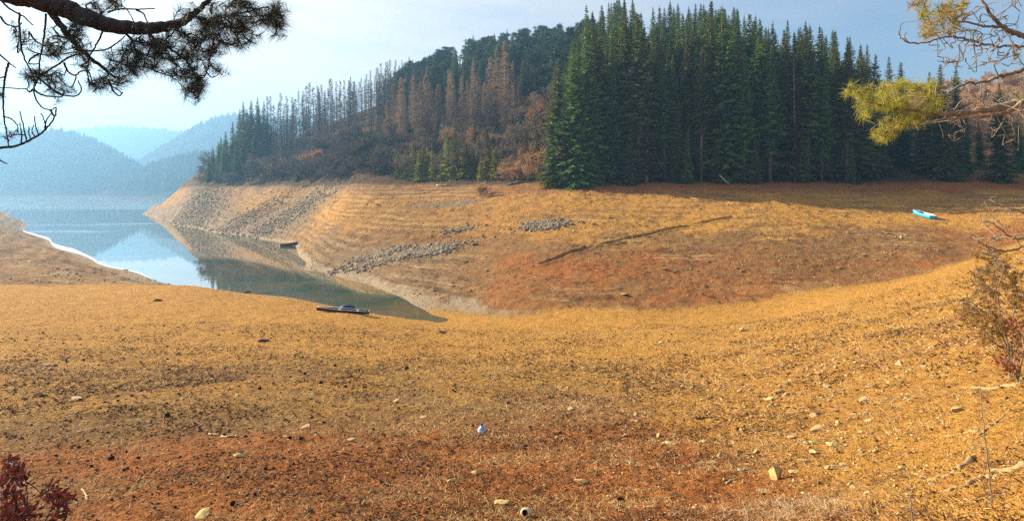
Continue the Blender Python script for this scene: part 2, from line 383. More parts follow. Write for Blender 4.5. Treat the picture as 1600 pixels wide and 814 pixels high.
col = t.mix(t.mr(nF, .47, .33), col, t.mix(.6, col, (.08, .035, .014)))
nG = t.noise(O, 3.2, 8, .9)
col = t.mix(t.mr(nG, .45, .34), col, t.mix(.65, col, (.09, .042, .015)))
col = t.mix(t.mr(nG, .56, .68), col, t.mix(.5, col, (.62, .43, .17)))
p = t.n('ShaderNodeBsdfPrincipled', {'Base Color': col, 'Roughness': .95, 'Specular IOR Level': .1})
hgt = t.ma('ADD', t.ma('MULTIPLY', nC, .35), t.ma('ADD', t.ma('MULTIPLY', nB, .9), t.ma('MULTIPLY', nD, 1.2)))
bp = t.n('ShaderNodeBump', {'Height': hgt, 'Strength': 1.0, 'Distance': .24}); t.t.links.new(bp.outputs[0], p.inputs['Normal'])
t.out(p); mesh.materials.append(m)

# ------------------------------------------------------------------ water
wm = MB(); wm.add([(-3500, 40, 0), (60, 40, 0), (60, 3500, 0), (-3500, 3500, 0)], None, [(0, 1, 2, 3)])
m = bpy.data.materials.new('calm lake water'); t = NT(m)
co = t.n('ShaderNodeTexCoord'); O = (co, 'Object')
mp = t.n('ShaderNodeMapping', {'Vector': O, 'Scale': (.012, .05, 1)})
bands = t.noise(mp, 1.0, 4, .55)
sep = t.n('ShaderNodeSeparateXYZ', {0: O})
dist = t.mr(t.ma('ADD', (sep, 'Y'), t.ma('MULTIPLY', t.noise(t.n('ShaderNodeMapping', {'Vector': O, 'Scale': (.01, .03, 1)}), 1.0, 5, .6), 260)), 400, 520)          # open water beyond the point is wind-ruffled
breeze = t.ma('MAXIMUM', t.mr(bands, .58, .64), dist)
ra = t.noise(t.n('ShaderNodeMapping', {'Vector': O, 'Scale': (.5, 1.1, 1)}), 1.5, 4, .55)
bp = t.n('ShaderNodeBump', {'Height': ra, 'Strength': t.ma('ADD', t.ma('MULTIPLY', breeze, .3), .012), 'Distance': .06})
rough = t.mr(breeze, 0, 1, .02, .13)
body = t.n('ShaderNodeBsdfDiffuse', {'Color': t.mix(t.mr(t.noise(O, .07, 3), .35, .65), (.055, .09, .05), (.19, .125, .055))})
gl = t.n('ShaderNodeBsdfGlossy', {'Color': (.97, .98, 1, 1), 'Roughness': rough})
for q in (body, gl): t.t.links.new(bp.outputs[0], q.inputs['Normal'])
lw = t.n('ShaderNodeLayerWeight', {'Blend': .5})
fr = t.ma('ADD', t.ma('MULTIPLY', t.ma('POWER', (lw, 'Facing'), 3.2), .93), .05, clamp=True)     # reflects like water at a shallow angle
t.out(t.n('ShaderNodeMixShader', {0: fr, 1: body, 2: gl}))
water = wm.build('water', m); tag(water, kind='structure')

def shoreD(px, d0, d1):
    D = np.linspace(d0, d1, 600); b = height((px-800)/F*D, D); k = np.nonzero(b < 0)[0]
    return float(D[k[0]]) if len(k) else None
ic = MB(); L_ = []
for px in np.linspace(34, 236, 160):
    d = shoreD(px, 66, 260)
    if d: L_.append((px, d, d*(.012+.05*math.exp(-((px-95)/60)**2)+.02*(vn(px*.09, 3.)-.5)+.012*(vn(px*.4, 7.)-.5))))
V = []
for px, d, wd_ in L_: V += [((px-800)/F*(d-1.5), d-1.5, .012), ((px-800)/F*(d+wd_), d+wd_, .012)]
ic.add(V, None, [(2*k, 2*k+1, 2*k+3, 2*k+2) for k in range(len(L_)-1)])
ice = ic.build('ice', plain('thin white shore ice', (.66, .69, .72), (.42, .47, .52), .5, .35, spec=.6)); tag(ice, kind='structure')
# ------------------------------------------------------------------ far hills
def hill(D, ridge, depth, foot, seed, mat):
    pxs = np.array([a for a, _ in ridge], float); ys = np.array([b for _, b in ridge], float)
    P = np.linspace(pxs[0], pxs[-1], 170); V = np.linspace(-1, 1, 90)
    PP, VV = np.meshgrid(P, V, indexing='ij')
    k = np.ones(9)/9; yy = np.interp(P, pxs, ys); yy = np.convolve(np.pad(yy, 4, mode='edge'), k, 'valid')
    top = EYE+(HZ-yy)/F*D
    xx = (PP-800)/F*D; y0 = D+VV*depth
    pr = np.where(VV < 0, sstep(-1, 0, VV)**1.0*.55+.45*(1+np.minimum(VV, 0)), 1-.6*VV)
    z = foot+(top[:, None]-foot)*np.clip(pr, 0, 1)
    s = (1-np.abs(VV))*np.clip((top[:, None]-foot)/90, .1, 1.4)
    z = z+s*(14*fbm(xx/150, y0/120, seed, 4)+np.abs(fbm(xx/60+3, y0/400, seed+9, 3))*-12)*np.minimum(1, -VV*3+.12).clip(0, 1)
    na_, nv = PP.shape; idx = np.arange(na_*nv).reshape(na_, nv)
    Qd = np.stack([idx[:-1, :-1], idx[1:, :-1], idx[1:, 1:], idx[:-1, 1:]], -1).reshape(-1, 4)
    mb = MB(); mb.add(np.stack([xx, y0, z], -1).reshape(-1, 3), None, Qd)
    o = mb.build('hill', mat, None, True); tag(o, kind='structure')
    return np.stack([xx, y0, z], -1)
m = bpy.data.materials.new('distant wooded slope'); t = NT(m)
co = t.n('ShaderNodeTexCoord'); O = (co, 'Object')
g = t.n('ShaderNodeSeparateXYZ', {0: O})
nz = t.noise(O, .05, 6, .7); nb = t.noise(O, .008, 4, .6)
col = t.mix(t.mr(nz, .35, .65), (.03, .042, .026), (.085, .062, .04))
col = t.mix(t.mr(nb, .45, .6), col, (.09, .07, .045))
col = t.mix(t.mr(t.ma('ADD', (g, 'Z'), t.ma('MULTIPLY', nz, 6)), 8, 5.5), col, (.15, .12, .09))
p = t.n('ShaderNodeBsdfPrincipled', {'Base Color': col, 'Roughness': 1.0, 'Specular IOR Level': 0.0})
bp = t.n('ShaderNodeBump', {'Height': nz, 'Strength': 1.0, 'Distance': 6.0}); t.t.links.new(bp.outputs[0], p.inputs['Normal'])
t.out(p); M_HILL = m
H = [hill(1020, [(-700,170),(-300,182),(-100,205),(0,214),(60,203),(100,205),(140,217),(180,240),(215,268),(250,302),(290,318)], 200, -3, 101, M_HILL),
     hill(2000, [(-300,215),(0,214),(60,212),(110,206),(150,199),(190,197),(230,201),(280,205),(330,212),(420,214)], 420, -3, 111, M_HILL),
     hill(1450, [(150,308),(200,283),(230,262),(250,246),(270,230),(300,207),(330,187),(360,179),(400,180),(450,188),(520,192),(600,190),(700,200),(800,220)], 330, -3, 121, M_HILL),
     hill(930, [(120,312),(170,298),(200,282),(230,262),(260,254),(300,244),(350,233),(420,226),(500,232),(600,250)], 90, -3, 131, M_HILL)]
# ragged tree tops of the far-off woods that read as one mass
wd = MB(); rng = np.random.default_rng(5)
for G, cnt, s in ((H[0], 4500, 1.0), (H[2], 4000, 1.0), (H[3], 3000, 1.0), (H[1], 2500, 1.2)):
    i = rng.integers(0, G.shape[0]-1, cnt); j = np.clip((rng.beta(2.2, 1.8, cnt)*62).astype(int), 2, 60)
    f = rng.random((cnt, 2)); P0 = G[i, j]*(1-f[:, :1])+G[i+1, j]*f[:, :1]; P0 = P0*(1-f[:, 1:])+ (G[i, j+1])*f[:, 1:]
    P0 = P0[P0[:, 2] > 12]; c = len(P0)
    h = rng.uniform(4, 11, c)*s; r = h*rng.uniform(.25, .5, c)
    an = np.arange(5)*2*math.pi/5
    ring = P0[:, None, :]+np.stack([np.cos(an)[None]*r[:, None], np.sin(an)[None]*r[:, None], np.zeros((c, 5))], -1)-np.array([0, 0, 1.])
    V = np.concatenate([ring, (P0+np.stack([0*h, 0*h, h], -1))[:, None, :]], 1).reshape(-1, 3)
    b = np.arange(c)*6
    T = np.concatenate([np.stack([b+k, b+(k+1) % 5, b+5], -1) for k in range(5)])
    wd.add(V, T)
o = wd.build('distant_wood', plain('distant tree crowns', (.03, .045, .028), (.08, .055, .04), .03, 1.0, spec=0))
tag(o, 'hazy blue woods covering the far hills across the lake', 'wood', kind='stuff')
# ------------------------------------------------------------------ trees
M_BARK = plain('grey brown conifer bark', (.16, .125, .095), (.085, .06, .045), 3, .9, .4)
M_PALE = plain('pale weathered trunk', (.34, .29, .23), (.2, .16, .12), 2, .9)
M_GREY = plain('greyish spruce trunk', (.2, .165, .13), (.1, .08, .06), 1.2, .9)
M_SPRUCE = plain('spruce needles', (.065, .105, .014), (.125, .16, .022), .35, .65, spec=.35, trans=.25, vary=.8)
M_YOUNG = plain('young yellow green conifer needles', (.30, .28, .035), (.15, .16, .025), .5, .8, trans=.2, vary=1)
M_PINE = plain('dark pine needles', (.03, .06, .022), (.055, .085, .03), .3, .8, trans=.1, vary=.8)
M_LARCH = plain('bare larch twigs', (.34, .235, .145), (.23, .16, .105), .3, .9, trans=.15, vary=.8, hue=.25)
M_LARCHG = plain('grey bare larch twigs', (.12, .1, .085), (.08, .068, .06), .3, .9, trans=.15, vary=.6, hue=.25)
M_TWIG = plain('bare shrub twigs', (.24, .18, .125), (.16, .12, .085), .6, .9, trans=.1, vary=.8, hue=.25)
M_TWIGO = plain('orange brown bare twigs', (.52, .33, .17), (.38, .23, .12), .5, .9, trans=.15, vary=.7, hue=.25)
M_RUST = plain('rusty dead oak leaves', (.31, .15, .075), (.21, .105, .055), .9, .8, trans=.25, vary=.6, hue=.25)
M_DEAD = plain('brown dead conifer needles', (.1, .045, .022), (.06, .032, .018), .6, .9, trans=.1, vary=.5)

def spruce(seed, h, cb, wmax, gap=.42, dead=0.0, sw=.21, twigs=None):
    """trunk and drooping, layered branches carrying flat sprays"""
    rng = np.random.default_rng(seed); tr = MB(); cr = MB()
    lean = rng.normal(0, .008, 2)
    tr.tube([(0, 0, -.8), (lean[0]*h*.3, lean[1]*h*.3, h*.3), (lean[0]*h*.7, lean[1]*h*.7, h*.7), (lean[0]*h, lean[1]*h, h)], [.011*h, .008*h, .004*h, .012], 7)
    if dead:      # dry stubs on the bare lower trunk
        n = int(dead*38); z = rng.uniform(.06*h, cb*h+.5, n); a = rng.uniform(0, 6.28, n); l = rng.uniform(.6, 2.3, n)
        P0 = np.stack([0*z, 0*z, z], 1); P1 = P0+np.stack([np.cos(a)*l, np.sin(a)*l, -.25*l], 1)
        tr.strips(P0, P1, .06, .02, rng)
        for k in range(4):
            f = rng.uniform(.3, 1, n); Pa = P0+(P1-P0)*f[:, None]
            tr.strips(Pa, Pa+rng.normal(0, .3, (n, 3)), .035, .015, rng)
    z = cb*h; irr = rng.uniform(0, 6.28)
    S0 = []; S1 = []; SW = []; B0 = []; B1 = []
    while z < h-.25:
        t = (z-cb*h)/(h-cb*h)
        lobe = 1+.18*math.sin(3*t*6.28+irr)
        Lm = (wmax*(1-t)**1.02*min(1, .55+2.2*t if cb > .2 else .8+t)*lobe)+.09
        nb = int(rng.integers(5, 9)); a0 = rng.uniform(0, 6.28)
        for b in range(nb):
            L = Lm*rng.uniform(.5, 1.25); az = a0+b*6.28/nb+rng.normal(0, .25)
            sl = -.28+.75*t+rng.normal(0, .09); dr = .22*(1-t)
            ns = max(3, int(L/.26)); s = (np.arange(ns)+.6)/ns
            r = L*s; zz = z+L*(sl*s-dr*s*s+.28*(1-t)*np.maximum(s-.6, 0))
            P = np.stack([np.cos(az)*r, np.sin(az)*r, zz], 1)
            T = np.array([math.cos(az), math.sin(az), sl-dr]); Sd = np.array([-math.sin(az), math.cos(az), 0])
            B0.append(np.array([[0, 0, z]])); B1.append(P[-1:])
            ln = (.2+.34*(1-s)*min(L, 2.2)+.12)*rng.uniform(.7, 1.3, ns)*min(1, .3+.55*L)
            for sg in (-1, 1):
                d = T*.62+Sd*sg*.78+np.array([0, 0, -.22])+rng.normal(0, .16, (ns, 3))
                S0.append(P); S1.append(P+d*ln[:, None]); SW.append(ln*.34+sw*.45)
            hang = rng.random(ns) < .6
            S0.append(P[hang]); S1.append(P[hang]+np.array([0, 0, -1])*(ln[hang]*.75)[:, None]+rng.normal(0, .1, (hang.sum(), 3))); SW.append(ln[hang]*.3+sw*.5)
            S0.append(P[-1:]); S1.append(P[-1:]+T*min(.35, .4*L)); SW.append(np.array([.18]))
        z += gap*rng.uniform(.75, 1.25)*(1.15-.45*t)
    S0.append(np.array([[0, 0, h-.5]])); S1.append(np.array([[lean[0]*h, lean[1]*h, h+.5]])); SW.append(np.array([.16]))
    cr.needles(np.vstack(S0), np.vstack(S1), np.concatenate(SW), rng)
    tr.strips(np.vstack(B0), np.vstack(B1), .05, .015, rng)
    return tr, cr
def larch(seed, h, cb, wmax, n=230, fw=1.0):
    rng = np.random.default_rng(seed); tr = MB(); cr = MB()
    tr.tube([(0, 0, -.8), (rng.normal(0, .1), rng.normal(0, .1), h*.5), (rng.normal(0, .12), 0, h)], [.009*h, .006*h, .015], 6)
    z = cb*h+(h-cb*h)*rng.random(n)**1.05; t = (z-cb*h)/(h-cb*h)
    L = (wmax*(1-t)**.8+.1)*rng.uniform(.5, 1.15, n)*np.clip(.55+t*2, 0, 1); az = rng.uniform(0, 6.28, n)
    d = np.stack([np.cos(az), np.sin(az), rng.normal(.12, .14, n)+.35*t], 1)
    P0 = np.stack([0*z, 0*z, z], 1); P1 = P0+d*L[:, None]
    cr.strips(P0, P1, .06*fw, .025*fw, rng)
    for k in range(16):
        f = rng.uniform(.2, 1, n); Pa = P0+(P1-P0)*f[:, None]
        e = d*.5+rng.normal(0, .5, (n, 3)); e[:, 2] += .1
        cr.strips(Pa, Pa+e*(.3+.3*L*(1-f))[:, None], .05*fw, .022*fw, rng)
    return tr, cr
def pine(seed, h, cb, wmax, ncl=34, per=85):
    rng = np.random.default_rng(seed); tr = MB(); cr = MB()
    bend = rng.normal(0, .02, 2)
    ax = lambda z: np.array([bend[0]*z, bend[1]*z, z])
    tr.tube([ax(-.8), ax(h*.35), ax(h*.7), ax(h*.96)], [.012*h, .010*h, .006*h, .03], 7)
    N0 = []; N1 = []
    for k in range(ncl):
        t = rng.random()**.8; z = cb*h+t*(h-cb*h); r = wmax*math.sqrt(max(0, 1-(1.25*t-.35)**2))*rng.uniform(.25, 1)
        a = rng.uniform(0, 6.28); c = ax(z)+np.array([math.cos(a)*r, math.sin(a)*r, 0])
        tr.tube([ax(z-.35*r-.1), (ax(z)+c)/2-np.array([0, 0, .1*r]), c], [.05, .04, .015], 4, False)
        sz = rng.uniform(.6, 1.25)*wmax*.33
        p = rng.normal(0, 1, (per, 3)); p /= np.linalg.norm(p, axis=1)[:, None]; p *= sz*rng.random((per, 1))**.4; p[:, 2] *= .62
        d = p/np.maximum(np.linalg.norm(p, axis=1)[:, None], .1)*.7+rng.normal(0, .45, (per, 3)); d[:, 2] += .3
        N0.append(c+p); N1.append(c+p+d*.5)
    cr.needles(np.vstack(N0), np.vstack(N1), .2, rng)
    return tr, cr
def bare(seed, h, nst, spread, lv=4, leafy=0, w=.05, leafsz=.2, up=.35, nch=5, tmin=.03):
    """stems that fork into ever thinner twigs; leafy > 0 hangs dead leaves on them"""
    rng = np.random.default_rng(seed); st = MB(); cr = MB(); lf = []
    P = []; D = []; Ln = []
    for k in range(nst):
        a = rng.uniform(0, 6.28); s = rng.uniform(.1, 1)*spread
        d = np.array([math.cos(a)*s, math.sin(a)*s, 1]); P.append(np.array([rng.normal(0, .03*h*min(nst-1, 3)), rng.normal(0, .03*h*min(nst-1, 3)), -.15])); D.append(d/np.linalg.norm(d))
        Ln.append(h*rng.uniform(.34, .5))
    P = np.array(P); D = np.array(D); Ln = np.array(Ln); ww = np.full(len(P), w*h/3)
    for l in range(lv):
        E = P+D*Ln[:, None]+rng.normal(0, .04, P.shape)*Ln[:, None]
        if l == 0:
            for i in range(len(P)): st.tube([P[i], (P[i]+E[i])/2+rng.normal(0, .03, 3)*Ln[i], E[i]], [ww[i]*.6, ww[i]*.5, ww[i]*.4], 5, False)
        else: cr.strips(P, E, np.maximum(ww, tmin), np.maximum(ww*.6, tmin*.6), rng)
        if leafy and l >= 2: lf.append(P+(E-P)*rng.random((len(P), 1)))
        nc = nch if l < lv-1 else 0
        NP = []; ND = []; NL = []; NW = []
        for k in range(nc):
            f = rng.uniform(.35, 1.0, len(P))
            d = D+rng.normal(0, .48, D.shape); d[:, 2] += up*.5; d /= np.linalg.norm(d, axis=1)[:, None]
            NP.append(P+(E-P)*f[:, None]); ND.append(d); NL.append(Ln*rng.uniform(.4, .72, len(P))); NW.append(ww*.5)
        if nc: P = np.vstack(NP); D = np.vstack(ND); Ln = np.concatenate(NL); ww = np.concatenate(NW)
    lm = None
    if leafy:
        lm = MB(); q = np.vstack(lf); reps = int(leafy)
        q = np.repeat(q, reps, 0)+rng.normal(0, .22*leafsz/.2, (len(q)*reps, 3)); lm.leaves(q, leafsz, leafsz*.6, rng, 1)
    return st, cr, lm

SHD = None
SPR = [proto('spruce_tree', [('trunk', a, M_GREY if k in (3, 4, 5) else M_BARK, True), ('crown', b, M_SPRUCE, False)]) for k, (a, b) in enumerate([
    spruce(1, 26, .04, 4.0, .42), spruce(2, 28, .06, 3.7, .44), spruce(3, 25, .03, 4.2, .40),
    spruce(4, 28, .30, 3.1, .40, 2.6), spruce(5, 29, .38, 2.9, .40, 3.0), spruce(6, 26, .22, 2.8, .44, 2.4), spruce(7, 17, .05, 2.4, .36)])]
SPD = proto('dead_spruce', [('trunk', *(x for x in (spruce(8, 22, .1, 2.3, .6, .6)[0], M_PALE)), True), ('crown', spruce(8, 22, .1, 2.3, .6, .6)[1], M_DEAD, False)])
LAR = [proto('larch_tree', [('trunk', a, M_PALE, True), ('crown', b, M_LARCH, False)]) for a, b in (larch(11, 22, .1, 2.8, 420), larch(12, 24, .16, 2.4, 400), larch(13, 20, .08, 3.0, 420))]
LAG = [proto('larch_tree', [('trunk', a, M_BARK, True), ('crown', b, M_LARCHG, False)]) for a, b in (larch(14, 18, .12, 1.6, 170, .6), larch(15, 19, .16, 1.4, 160, .6), larch(16, 16, .1, 1.8, 170, .6))]
PIN = [proto('pine_tree', [('trunk', a, M_BARK, True), ('crown', b, M_PINE, False)]) for a, b in (pine(21, 16, .18, 2.9, 44), pine(22, 18, .22, 2.6, 44), pine(23, 15, .15, 3.1, 44))]
def bproto(name, seed, h, nst, sp, twm, lfm=None, leafy=0, lv=4, w=.05, leafsz=.2, up=.35, nch=5, tmin=.03):
    a, b, l = bare(seed, h, nst, sp, lv, leafy, w, leafsz, up, nch, tmin)
    ps = [('stem' if nst > 1 else 'trunk', a, M_BARK, False), ('twigs' if nst > 1 else 'crown', b, twm, False)]
    if l: ps.append(('foliage', l, lfm, False))
    return proto(name, ps)
SHR = [bproto('bare_shrub', 31+k, 4.2, 6, .75, M_TWIG, lv=5) for k in range(3)]
SHG = [bproto('bare_shrub', 131+k, 4.4, 7, .7, M_LARCHG, lv=5) for k in range(2)]  # darker shrub copies, the backlit gloom of the left wood put into twig colour
SHO = [bproto('bare_shrub', 35+k, 3.6, 8, .9, M_TWIGO, lv=5) for k in range(3)]
OAK = [bproto('oak_tree', 41+k, 7, 1, .3, M_TWIG, M_RUST, 5, lv=5, leafsz=.26) for k in range(2)]
BAR = [bproto('bare_tree', 51+k, 9, 1, .2, M_TWIG, lv=6, w=.06, up=.5, tmin=.045) for k in range(3)]
BAO = [bproto('bare_tree', 56+k, 8, 1, .3, M_TWIGO, lv=6, w=.055, up=.5, tmin=.05) for k in range(3)]
JUN = [proto('young_conifer', [('trunk', a, M_BARK, True), ('crown', b, M_YOUNG, False)]) for a, b in (spruce(61, 7, .03, 1.1, .26, sw=.15), spruce(62, 6, .03, 1.25, .26, sw=.15), spruce(63, 8, .04, 1.0, .28, sw=.15))]

rg = random.Random(11)
def proj(x, y, z): return 800+x/y*F, HZ-(z-EYE)/y*F
def put(pr, px, D, s=1, label=None, cat=None, group=None, sz=None, dz=0):
    x = (px-800)/F*D; z = zat(x, D)-.15+dz
    return place(pr, (x, D, z), 0, s, label, cat, group, sz=sz, rot=(rg.gauss(0, .018), rg.gauss(0, .018), rg.uniform(0, 6.28)), sxy=rg.uniform(.95, 1.45))
def top(pr, px, D, ytop, h, **k):
    """scale a tree so its tip reaches the given row of the photograph"""
    x = (px-800)/F*D; z = zat(x, D)-.15
    s = (EYE+(HZ-ytop)/F*D-z)/h
    return put(pr, px, D, s, **k)
HS = [26, 28, 25, 28, 29, 26, 17]

# --- the tall spruce stand above the middle of the far bank
def skyline(px):   # tips of the stand
    return float(np.interp(px, [856, 880, 900, 935, 970, 1000, 1060, 1110, 1140, 1190, 1215, 1260, 1300, 1340, 1360, 1372], [165, 80, 40, 8, 2, 14, 22, 4, 12, 28, 32, 42, 52, 62, 78, 98]))
G1 = 'spruces of the tall stand on the far bank'
front = [(868,111.5,92,2),(884,110,150,0),(902,109.5,60,0),(925,110.5,8,1),(936,113,20,0),(958,112,70,1),(972,114,2,1),(998,111.5,22,3),(1020,115,60,1),(1040,112.5,95,3),(1060,111,150,6),
         (1078,114,50,4),(1096,112,75,4),(1112,114.5,6,1),(1134,113,12,2),(1150,112,55,3),(1163,110.5,82,5),(1186,113.5,30,4),(1203,111,70,5),(1222,113,45,1),(1244,114,60,2),(1262,112,40,3),
         (1284,111.5,100,5),(1300,114,50,1),(1322,112.5,66,3),(1342,114,70,1),(1356,116,85,1)]
for i, (px, D, yt, k) in enumerate(front):
    top(SPR[k], px, D, yt, HS[k], label=f'{ORD[i]} spruce from the left along the foot of the tall spruce stand', cat='tree', group=G1)
rows = [(116, 17), (121, 17), (127, 18), (134, 19), (142, 20)]
for D, stp in rows:
    px = 872+rg.uniform(0, 12)
    while px < 1374:
        dd = D+rg.uniform(-2.5, 2.5)
        yt = skyline(px)+rg.choice([0, 10, 22, 34, 45])+rg.uniform(-4, 8)
        if D < 118: yt += 25
        k = rg.choice([1, 1, 2, 3, 4]) if D < 130 else rg.choice([0, 1, 3])
        if px < 900: k = rg.choice([0, 1, 2])
        top(SPR[k], px, dd, yt, HS[k], label='dark green spruce standing within the tall spruce stand behind its front row', cat='tree', group='spruces inside the tall stand on the far bank')
        px += stp*rg.uniform(.75, 1.3)
for i, (px, D, yt) in enumerate(((1243, 110.4, 92), (1010, 110.8, 120))):
    top(SPD, px, D, yt, 22, label=('red-brown dead spruce at the right part of the spruce stand front', 'brown dead spruce in the left half of the spruce stand front')[i], cat='tree', group='dead spruces')
for i, (px, D, yt) in enumerate(((985, 109, 200), (1075, 109.5, 205), (1120, 110, 222), (1180, 109, 215), (1255, 109.6, 205), (1330, 110, 225))):
    top(SPR[6], px, D, yt, 17, label=f'{ORD[i]} from the left of the small young spruces below the tall stand', cat='tree', group='small young spruces at the foot of the stand')

# --- spruces on the right, beyond the pine bough
for i, (px, D, yt, k) in enumerate(((1392, 128, 88, 1), (1408, 132, 96, 0), (1452, 120, 112, 1), (1470, 116, 99, 0), (1492, 118, 101, 1), (1482, 113, 165, 2), (1440, 122, 160, 2), (1415, 126, 150, 2), (1563, 112, 128, 2), (1532, 124, 190, 0), (1593, 121, 180, 2), (1378, 121, 160, 1), (1508, 121, 175, 2))):
    top(SPR[k], px, D, yt, HS[k], label=['tall slim spruce left of the gap beside the big stand', 'spruce with a forked looking twin tip right of the gap beside the big stand', 'spruce behind the yellow pine bough, left of a tall pair',
        'broad tall spruce behind the right end of the yellow pine bough', 'slender spruce just right of the broad tall spruce', 'low wide spruce in front of the broad tall spruce', 'short spruce half hidden by the yellow pine bough',
        'short dark spruce behind the middle of the yellow pine bough', 'solitary spruce standing left of the blue roofed cabin', 'dark spruce filling the gap left of the solitary spruce', 'dark spruce at the right edge of the photo', 'shaded spruce at the right end of the big stand',
        'shaded spruce right of the low wide spruce'][i], cat='tree', group='spruces on the right part of the far bank')

# --- spruces on the point at the left
G3 = 'spruces on the wooded point'
pt = [(326,223,246,0),(334,230,230,1),(349,221,225,0),(368,218,226,2),(378,234,178,0),(388,224,170,0),(404,232,164,2),(416,225,176,0),(430,234,200,2),(440,232,205,1),(448,230,214,0),(330,226,238,2),(342,224,222,2),(352,228,205,0),(364,224,190,1),(374,228,170,2),(384,226,160,1),(392,230,157,0),(401,226,152,1),(412,228,158,1),(424,230,196,0),(358,221,238,2),(380,220,212,0),(396,219,205,2),(372,232,182,1),(410,222,200,1),(436,226,220,0),(345,232,214,0),(420,221,225,2),(388,216,232,6),(338,219,258,6)]
for i in range(34):
    px = rg.uniform(440, 640); D = rg.uniform(178, 226); top(SPR[rg.choice([0, 1, 2, 6])], px, D, float(np.interp(px, [440, 520, 640], [222, 215, 190]))+rg.uniform(-8, 30), 25, label='dark conifer among the bare larches on the left slope', cat='tree', group='dark conifers on the left slope')
for i, (px, D, yt, k) in enumerate(pt):
    top(SPR[k], px, D, yt, HS[k], label=f'{(ORD+["rightmost"])[min(30, sorted(p[0] for p in pt).index(px))]} spruce from the left in the cluster on the wooded point above the water'.replace('rightmost spruce from the left', 'rightmost spruce'), cat='tree', group=G3)

# --- grey bare larches on the skyline of the left ridge
G4 = 'bare larches along the left ridge'
px = 418
while px < 640:
    yt = float(np.interp(px, [415, 450, 480, 520, 560, 600, 640], [158, 150, 138, 130, 124, 102, 96]))+rg.uniform(-8, 12)
    D = float(np.interp(px, [415, 500, 640], [236, 242, 246]))+rg.uniform(-8, 10); k = rg.randrange(3)
    top(LAG[k], px, D, yt, [18, 19, 16][k], label='thin grey bare larch standing against the sky on the left ridge', cat='tree', group=G4)
    px += rg.uniform(3.2, 7)
for i in range(95):
    px = rg.uniform(425, 655); D = rg.uniform(195, 235); k = rg.randrange(3)
    put(LAG[k], px, D, rg.uniform(.7, .95), label='bare grey brown larch on the wooded slope below the left ridge', cat='tree', group='bare larches on the left slope')
# --- tan larches in the middle
for i, (px, D, yt) in enumerate(((775,176,72),(788,172,66),(765,180,92),(800,178,96),(742,182,96),(756,176,130),(812,174,128),(735,176,140),(790,166,140))):
    top(LAR[i % 3], px, D, yt, [22, 24, 20][i % 3], label=f'{["fifth","sixth","fourth","eighth","second","third","ninth","first","seventh"][i]} from the left of the tall tan larches on the wooded hill', cat='tree', group='tall tan larches')
for i in range(110):
    px = rg.uniform(600, 850); D = rg.uniform(165, 232); k = rg.randrange(3)
    yl = float(np.interp(px, [615, 660, 700, 740, 850], [118, 104, 100, 118, 150]))
    x = (px-800)/F*D; zt = EYE+(HZ-yl)/F*D; s = min(rg.uniform(.6, .9), (zt-zat(x, D))/22)
    if s < .35: continue
    put((LAR if rg.random() < .45 else LAG)[k], px, D, s*(1 if k < 3 else 1), label='brown bare larch among the mixed trees on the middle of the wooded hill', cat='tree', group='brown larches on the hill')
# --- dark pines along the top of the hill
for i in range(260):
    px = rg.uniform(612, 935); D = rg.uniform(172 if px > 790 else 200, 292)
    yl = float(np.interp(px, [612, 640, 680, 740, 800, 860, 905, 935], [128, 102, 86, 64, 52, 38, 30, 24]))
    x = (px-800)/F*D; k = rg.randrange(3); h = [16, 18, 15][k]; s = min(rg.uniform(.75, 1.1), (EYE+(HZ-yl+rg.uniform(-4, 6))/F*D-zat(x, D))/h)
    if s < .4: continue
    if i % 5 < 2: put(SPR[i % 3], px, D, s*.62*rg.uniform(.85, 1.15), label='pointed dark conifer among the pines on the top of the wooded hill', cat='tree', group='pointed conifers along the hilltop')
    else: put(PIN[k], px, D, s, label='dark green pine on the top of the wooded hill', cat='tree', group='pines along the hilltop')
for i in range(45):
    px = rg.uniform(935, 1370); D = rg.uniform(150, 200); k = rg.choice([0, 1, 3])
    x = (px-800)/F*D; s = min(1.0, (EYE+(HZ-skyline(px)-rg.uniform(-22, -6))/F*D-zat(x, D))/HS[k])
    if s < .35: continue
    put(SPR[k], px, D, s, label='spruce far back in the tall stand with only its top showing', cat='tree', group='spruces at the back of the tall stand')

# --- undergrowth along the edge of the wood
def edgeD(px): return float(np.interp(px, [310, 370, 450, 540, 640, 720, 800, 860], [226, 207, 182, 152, 140, 132, 124, 117]))
cnt = {}
for i in range(230):
    px = rg.uniform(322, 852); D = edgeD(px)+2.5+42*rg.random()**1.3; r = rg.random()
    if px < 620 and r < .62: p, s, nm, lb, gp = SHG[i % 2], rg.uniform(.9, 2.1), 'bush', 'dark leafless shrub in the shaded left part of the wood edge thicket', 'dark shrubs along the left wood edge'
    elif r < .5: p, s, nm, lb, gp = SHR[i % 3], rg.uniform(.9, 2.0), 'bush', 'grey brown leafless shrub in the thicket along the edge of the wood', 'leafless shrubs along the wood edge'
    elif r < .57 and px > 430: p, s, nm, lb, gp = OAK[i % 2], rg.uniform(.7, 1.2), 'tree', 'small oak with rusty dead leaves in the thicket along the edge of the wood', 'small rusty oaks along the wood edge'
    elif r < .80 and px > 560: p, s, nm, lb, gp = JUN[i % 3], rg.uniform(.6, 1.15), 'tree', 'young yellow green conifer in the thicket along the edge of the wood', 'young conifers along the wood edge'
    else: p, s, nm, lb, gp = BAR[i % 3], rg.uniform(.5, 1.0), 'tree', 'small leafless tree in the thicket along the edge of the wood', 'small leafless trees along the wood edge'
    put(p, px, D, s, lb, nm, gp)
